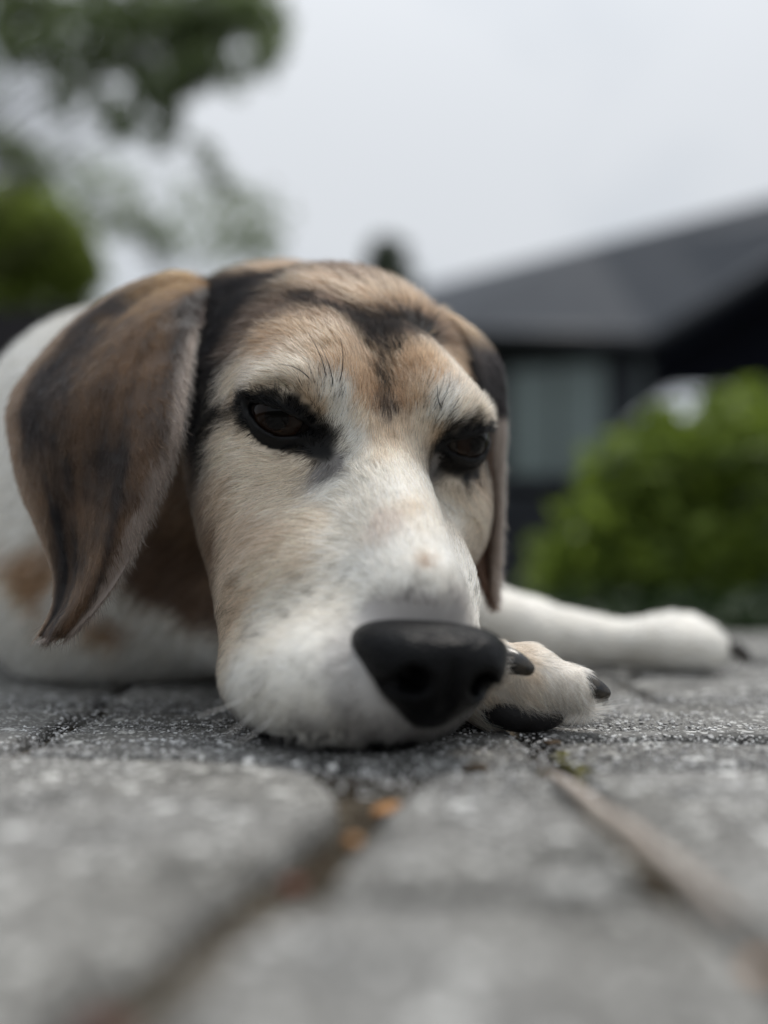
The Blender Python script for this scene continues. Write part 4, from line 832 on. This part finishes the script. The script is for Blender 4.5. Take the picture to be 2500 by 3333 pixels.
# white car nose-on under the carport
MCW = simple('car_paint', (.62, .64, .68), 0.25, 0.6); MCG = simple('car_glass', (.30, .32, .35), 0.08, 0.7); MTY = simple('tyre', (.02, .02, .02), 0.8); MRM = simple('rim', (.4, .4, .42), 0.35, 0.6); MLT = simple('headlight_glass', (.6, .62, .65), .1, .7)
car = empty('parked_car', (3.15, 7.0, -.03)); tag(car, 'white car parked in the shade of the carport behind the bush', 'car')
def prism(name, prof, x0, x1, mat, parent, taper=0.0, rnd=.05):
    bm = bmesh.new(); A_ = [bm.verts.new((x0 + taper * max(0, z - .95), y_, z)) for y_, z in prof]; B_ = [bm.verts.new((x1 - taper * max(0, z - .95), y_, z)) for y_, z in prof]
    m = len(prof); bm.faces.new(A_); bm.faces.new(B_[::-1]); [bm.faces.new((A_[i], B_[i], B_[(i + 1) % m], A_[(i + 1) % m])) for i in range(m)]
    bmesh.ops.recalc_face_normals(bm, faces=bm.faces); bmesh.ops.bevel(bm, geom=bm.edges[:], offset=rnd, segments=3, affect='EDGES')
    me = bpy.data.meshes.new(name); bm.to_mesh(me); bm.free(); me.shade_smooth(); me.materials.append(mat); o = bpy.data.objects.new(name, me); link(o, parent); o.matrix_parent_inverse = Matrix.Translation(-parent.location); return o
CX = 3.15
prism('body', [(5.9, .3), (5.85, .75), (6.1, .95), (6.9, 1.05), (7.35, 1.55), (7.9, 1.68), (9.0, 1.66), (9.8, 1.15), (10.0, .9), (10.0, .3)], CX - .88, CX + .88, MCW, car, taper=.22, rnd=.07)
prism('windscreen', [(6.93, 1.10), (7.34, 1.53), (7.40, 1.52), (7.00, 1.08)], CX - .66, CX + .66, MCG, car, rnd=.01)
for sx in (-1, 1):
    prism('side_window', [(7.2, 1.1), (7.5, 1.5), (8.9, 1.52), (9.4, 1.12)], CX + sx * .80 - .02, CX + sx * .80 + .02, MCG, car, rnd=.008)
    o = box('headlight', (CX + sx * .62 - .16, 5.83, .68), (CX + sx * .62 + .16, 5.95, .82), MLT, car, .02)
    for wy in (6.75, 9.1):
        wh = tube('wheel', [(CX + sx * .90, wy, .31), (CX + sx * .70, wy, .31)], [.33, .33], MTY, car, seg=28); tube('rim', [(CX + sx * .915, wy, .31), (CX + sx * .895, wy, .31)], [.21, .21], MRM, wh, seg=20)
# low dark garden wall
MLW = simple('dark_stone', (.022, .024, .028), 0.85, 0.2, noise=(12, (.04, .043, .05)), bump=(40, .8, .01))
lw = empty('garden_wall', (.55, 3.0, -.03)); tag(lw, 'low dark stone wall between the bush and the house', 'wall')
for r0 in range(3):
    for k in range(9):
        x = -.7 + k * .32 + (r0 % 2) * .16; box('block', (x, 3.0, -.03 + r0 * .125), (x + .312, 3.16, -.03 + r0 * .125 + .12), MLW, lw, .008)
box('coping', (-.72, 2.98, .347), (2.35, 3.18, .385), MLW, lw, .008)
# dark low ground cover in the bed in front of the bush
GC = leaf_material('ground_cover_leaf', (.012, .028, .008), (.028, .05, .014), .2)
tag(leaf_cloud('ground_cover', [((random.uniform(.12, 1.1), random.uniform(.9, 1.7), -.01), (.09, .07, .05), 60) for _ in range(70)], GC, None, .014, 8), 'low dark ground cover along the edge of the paving', 'ground cover', kind='stuff')
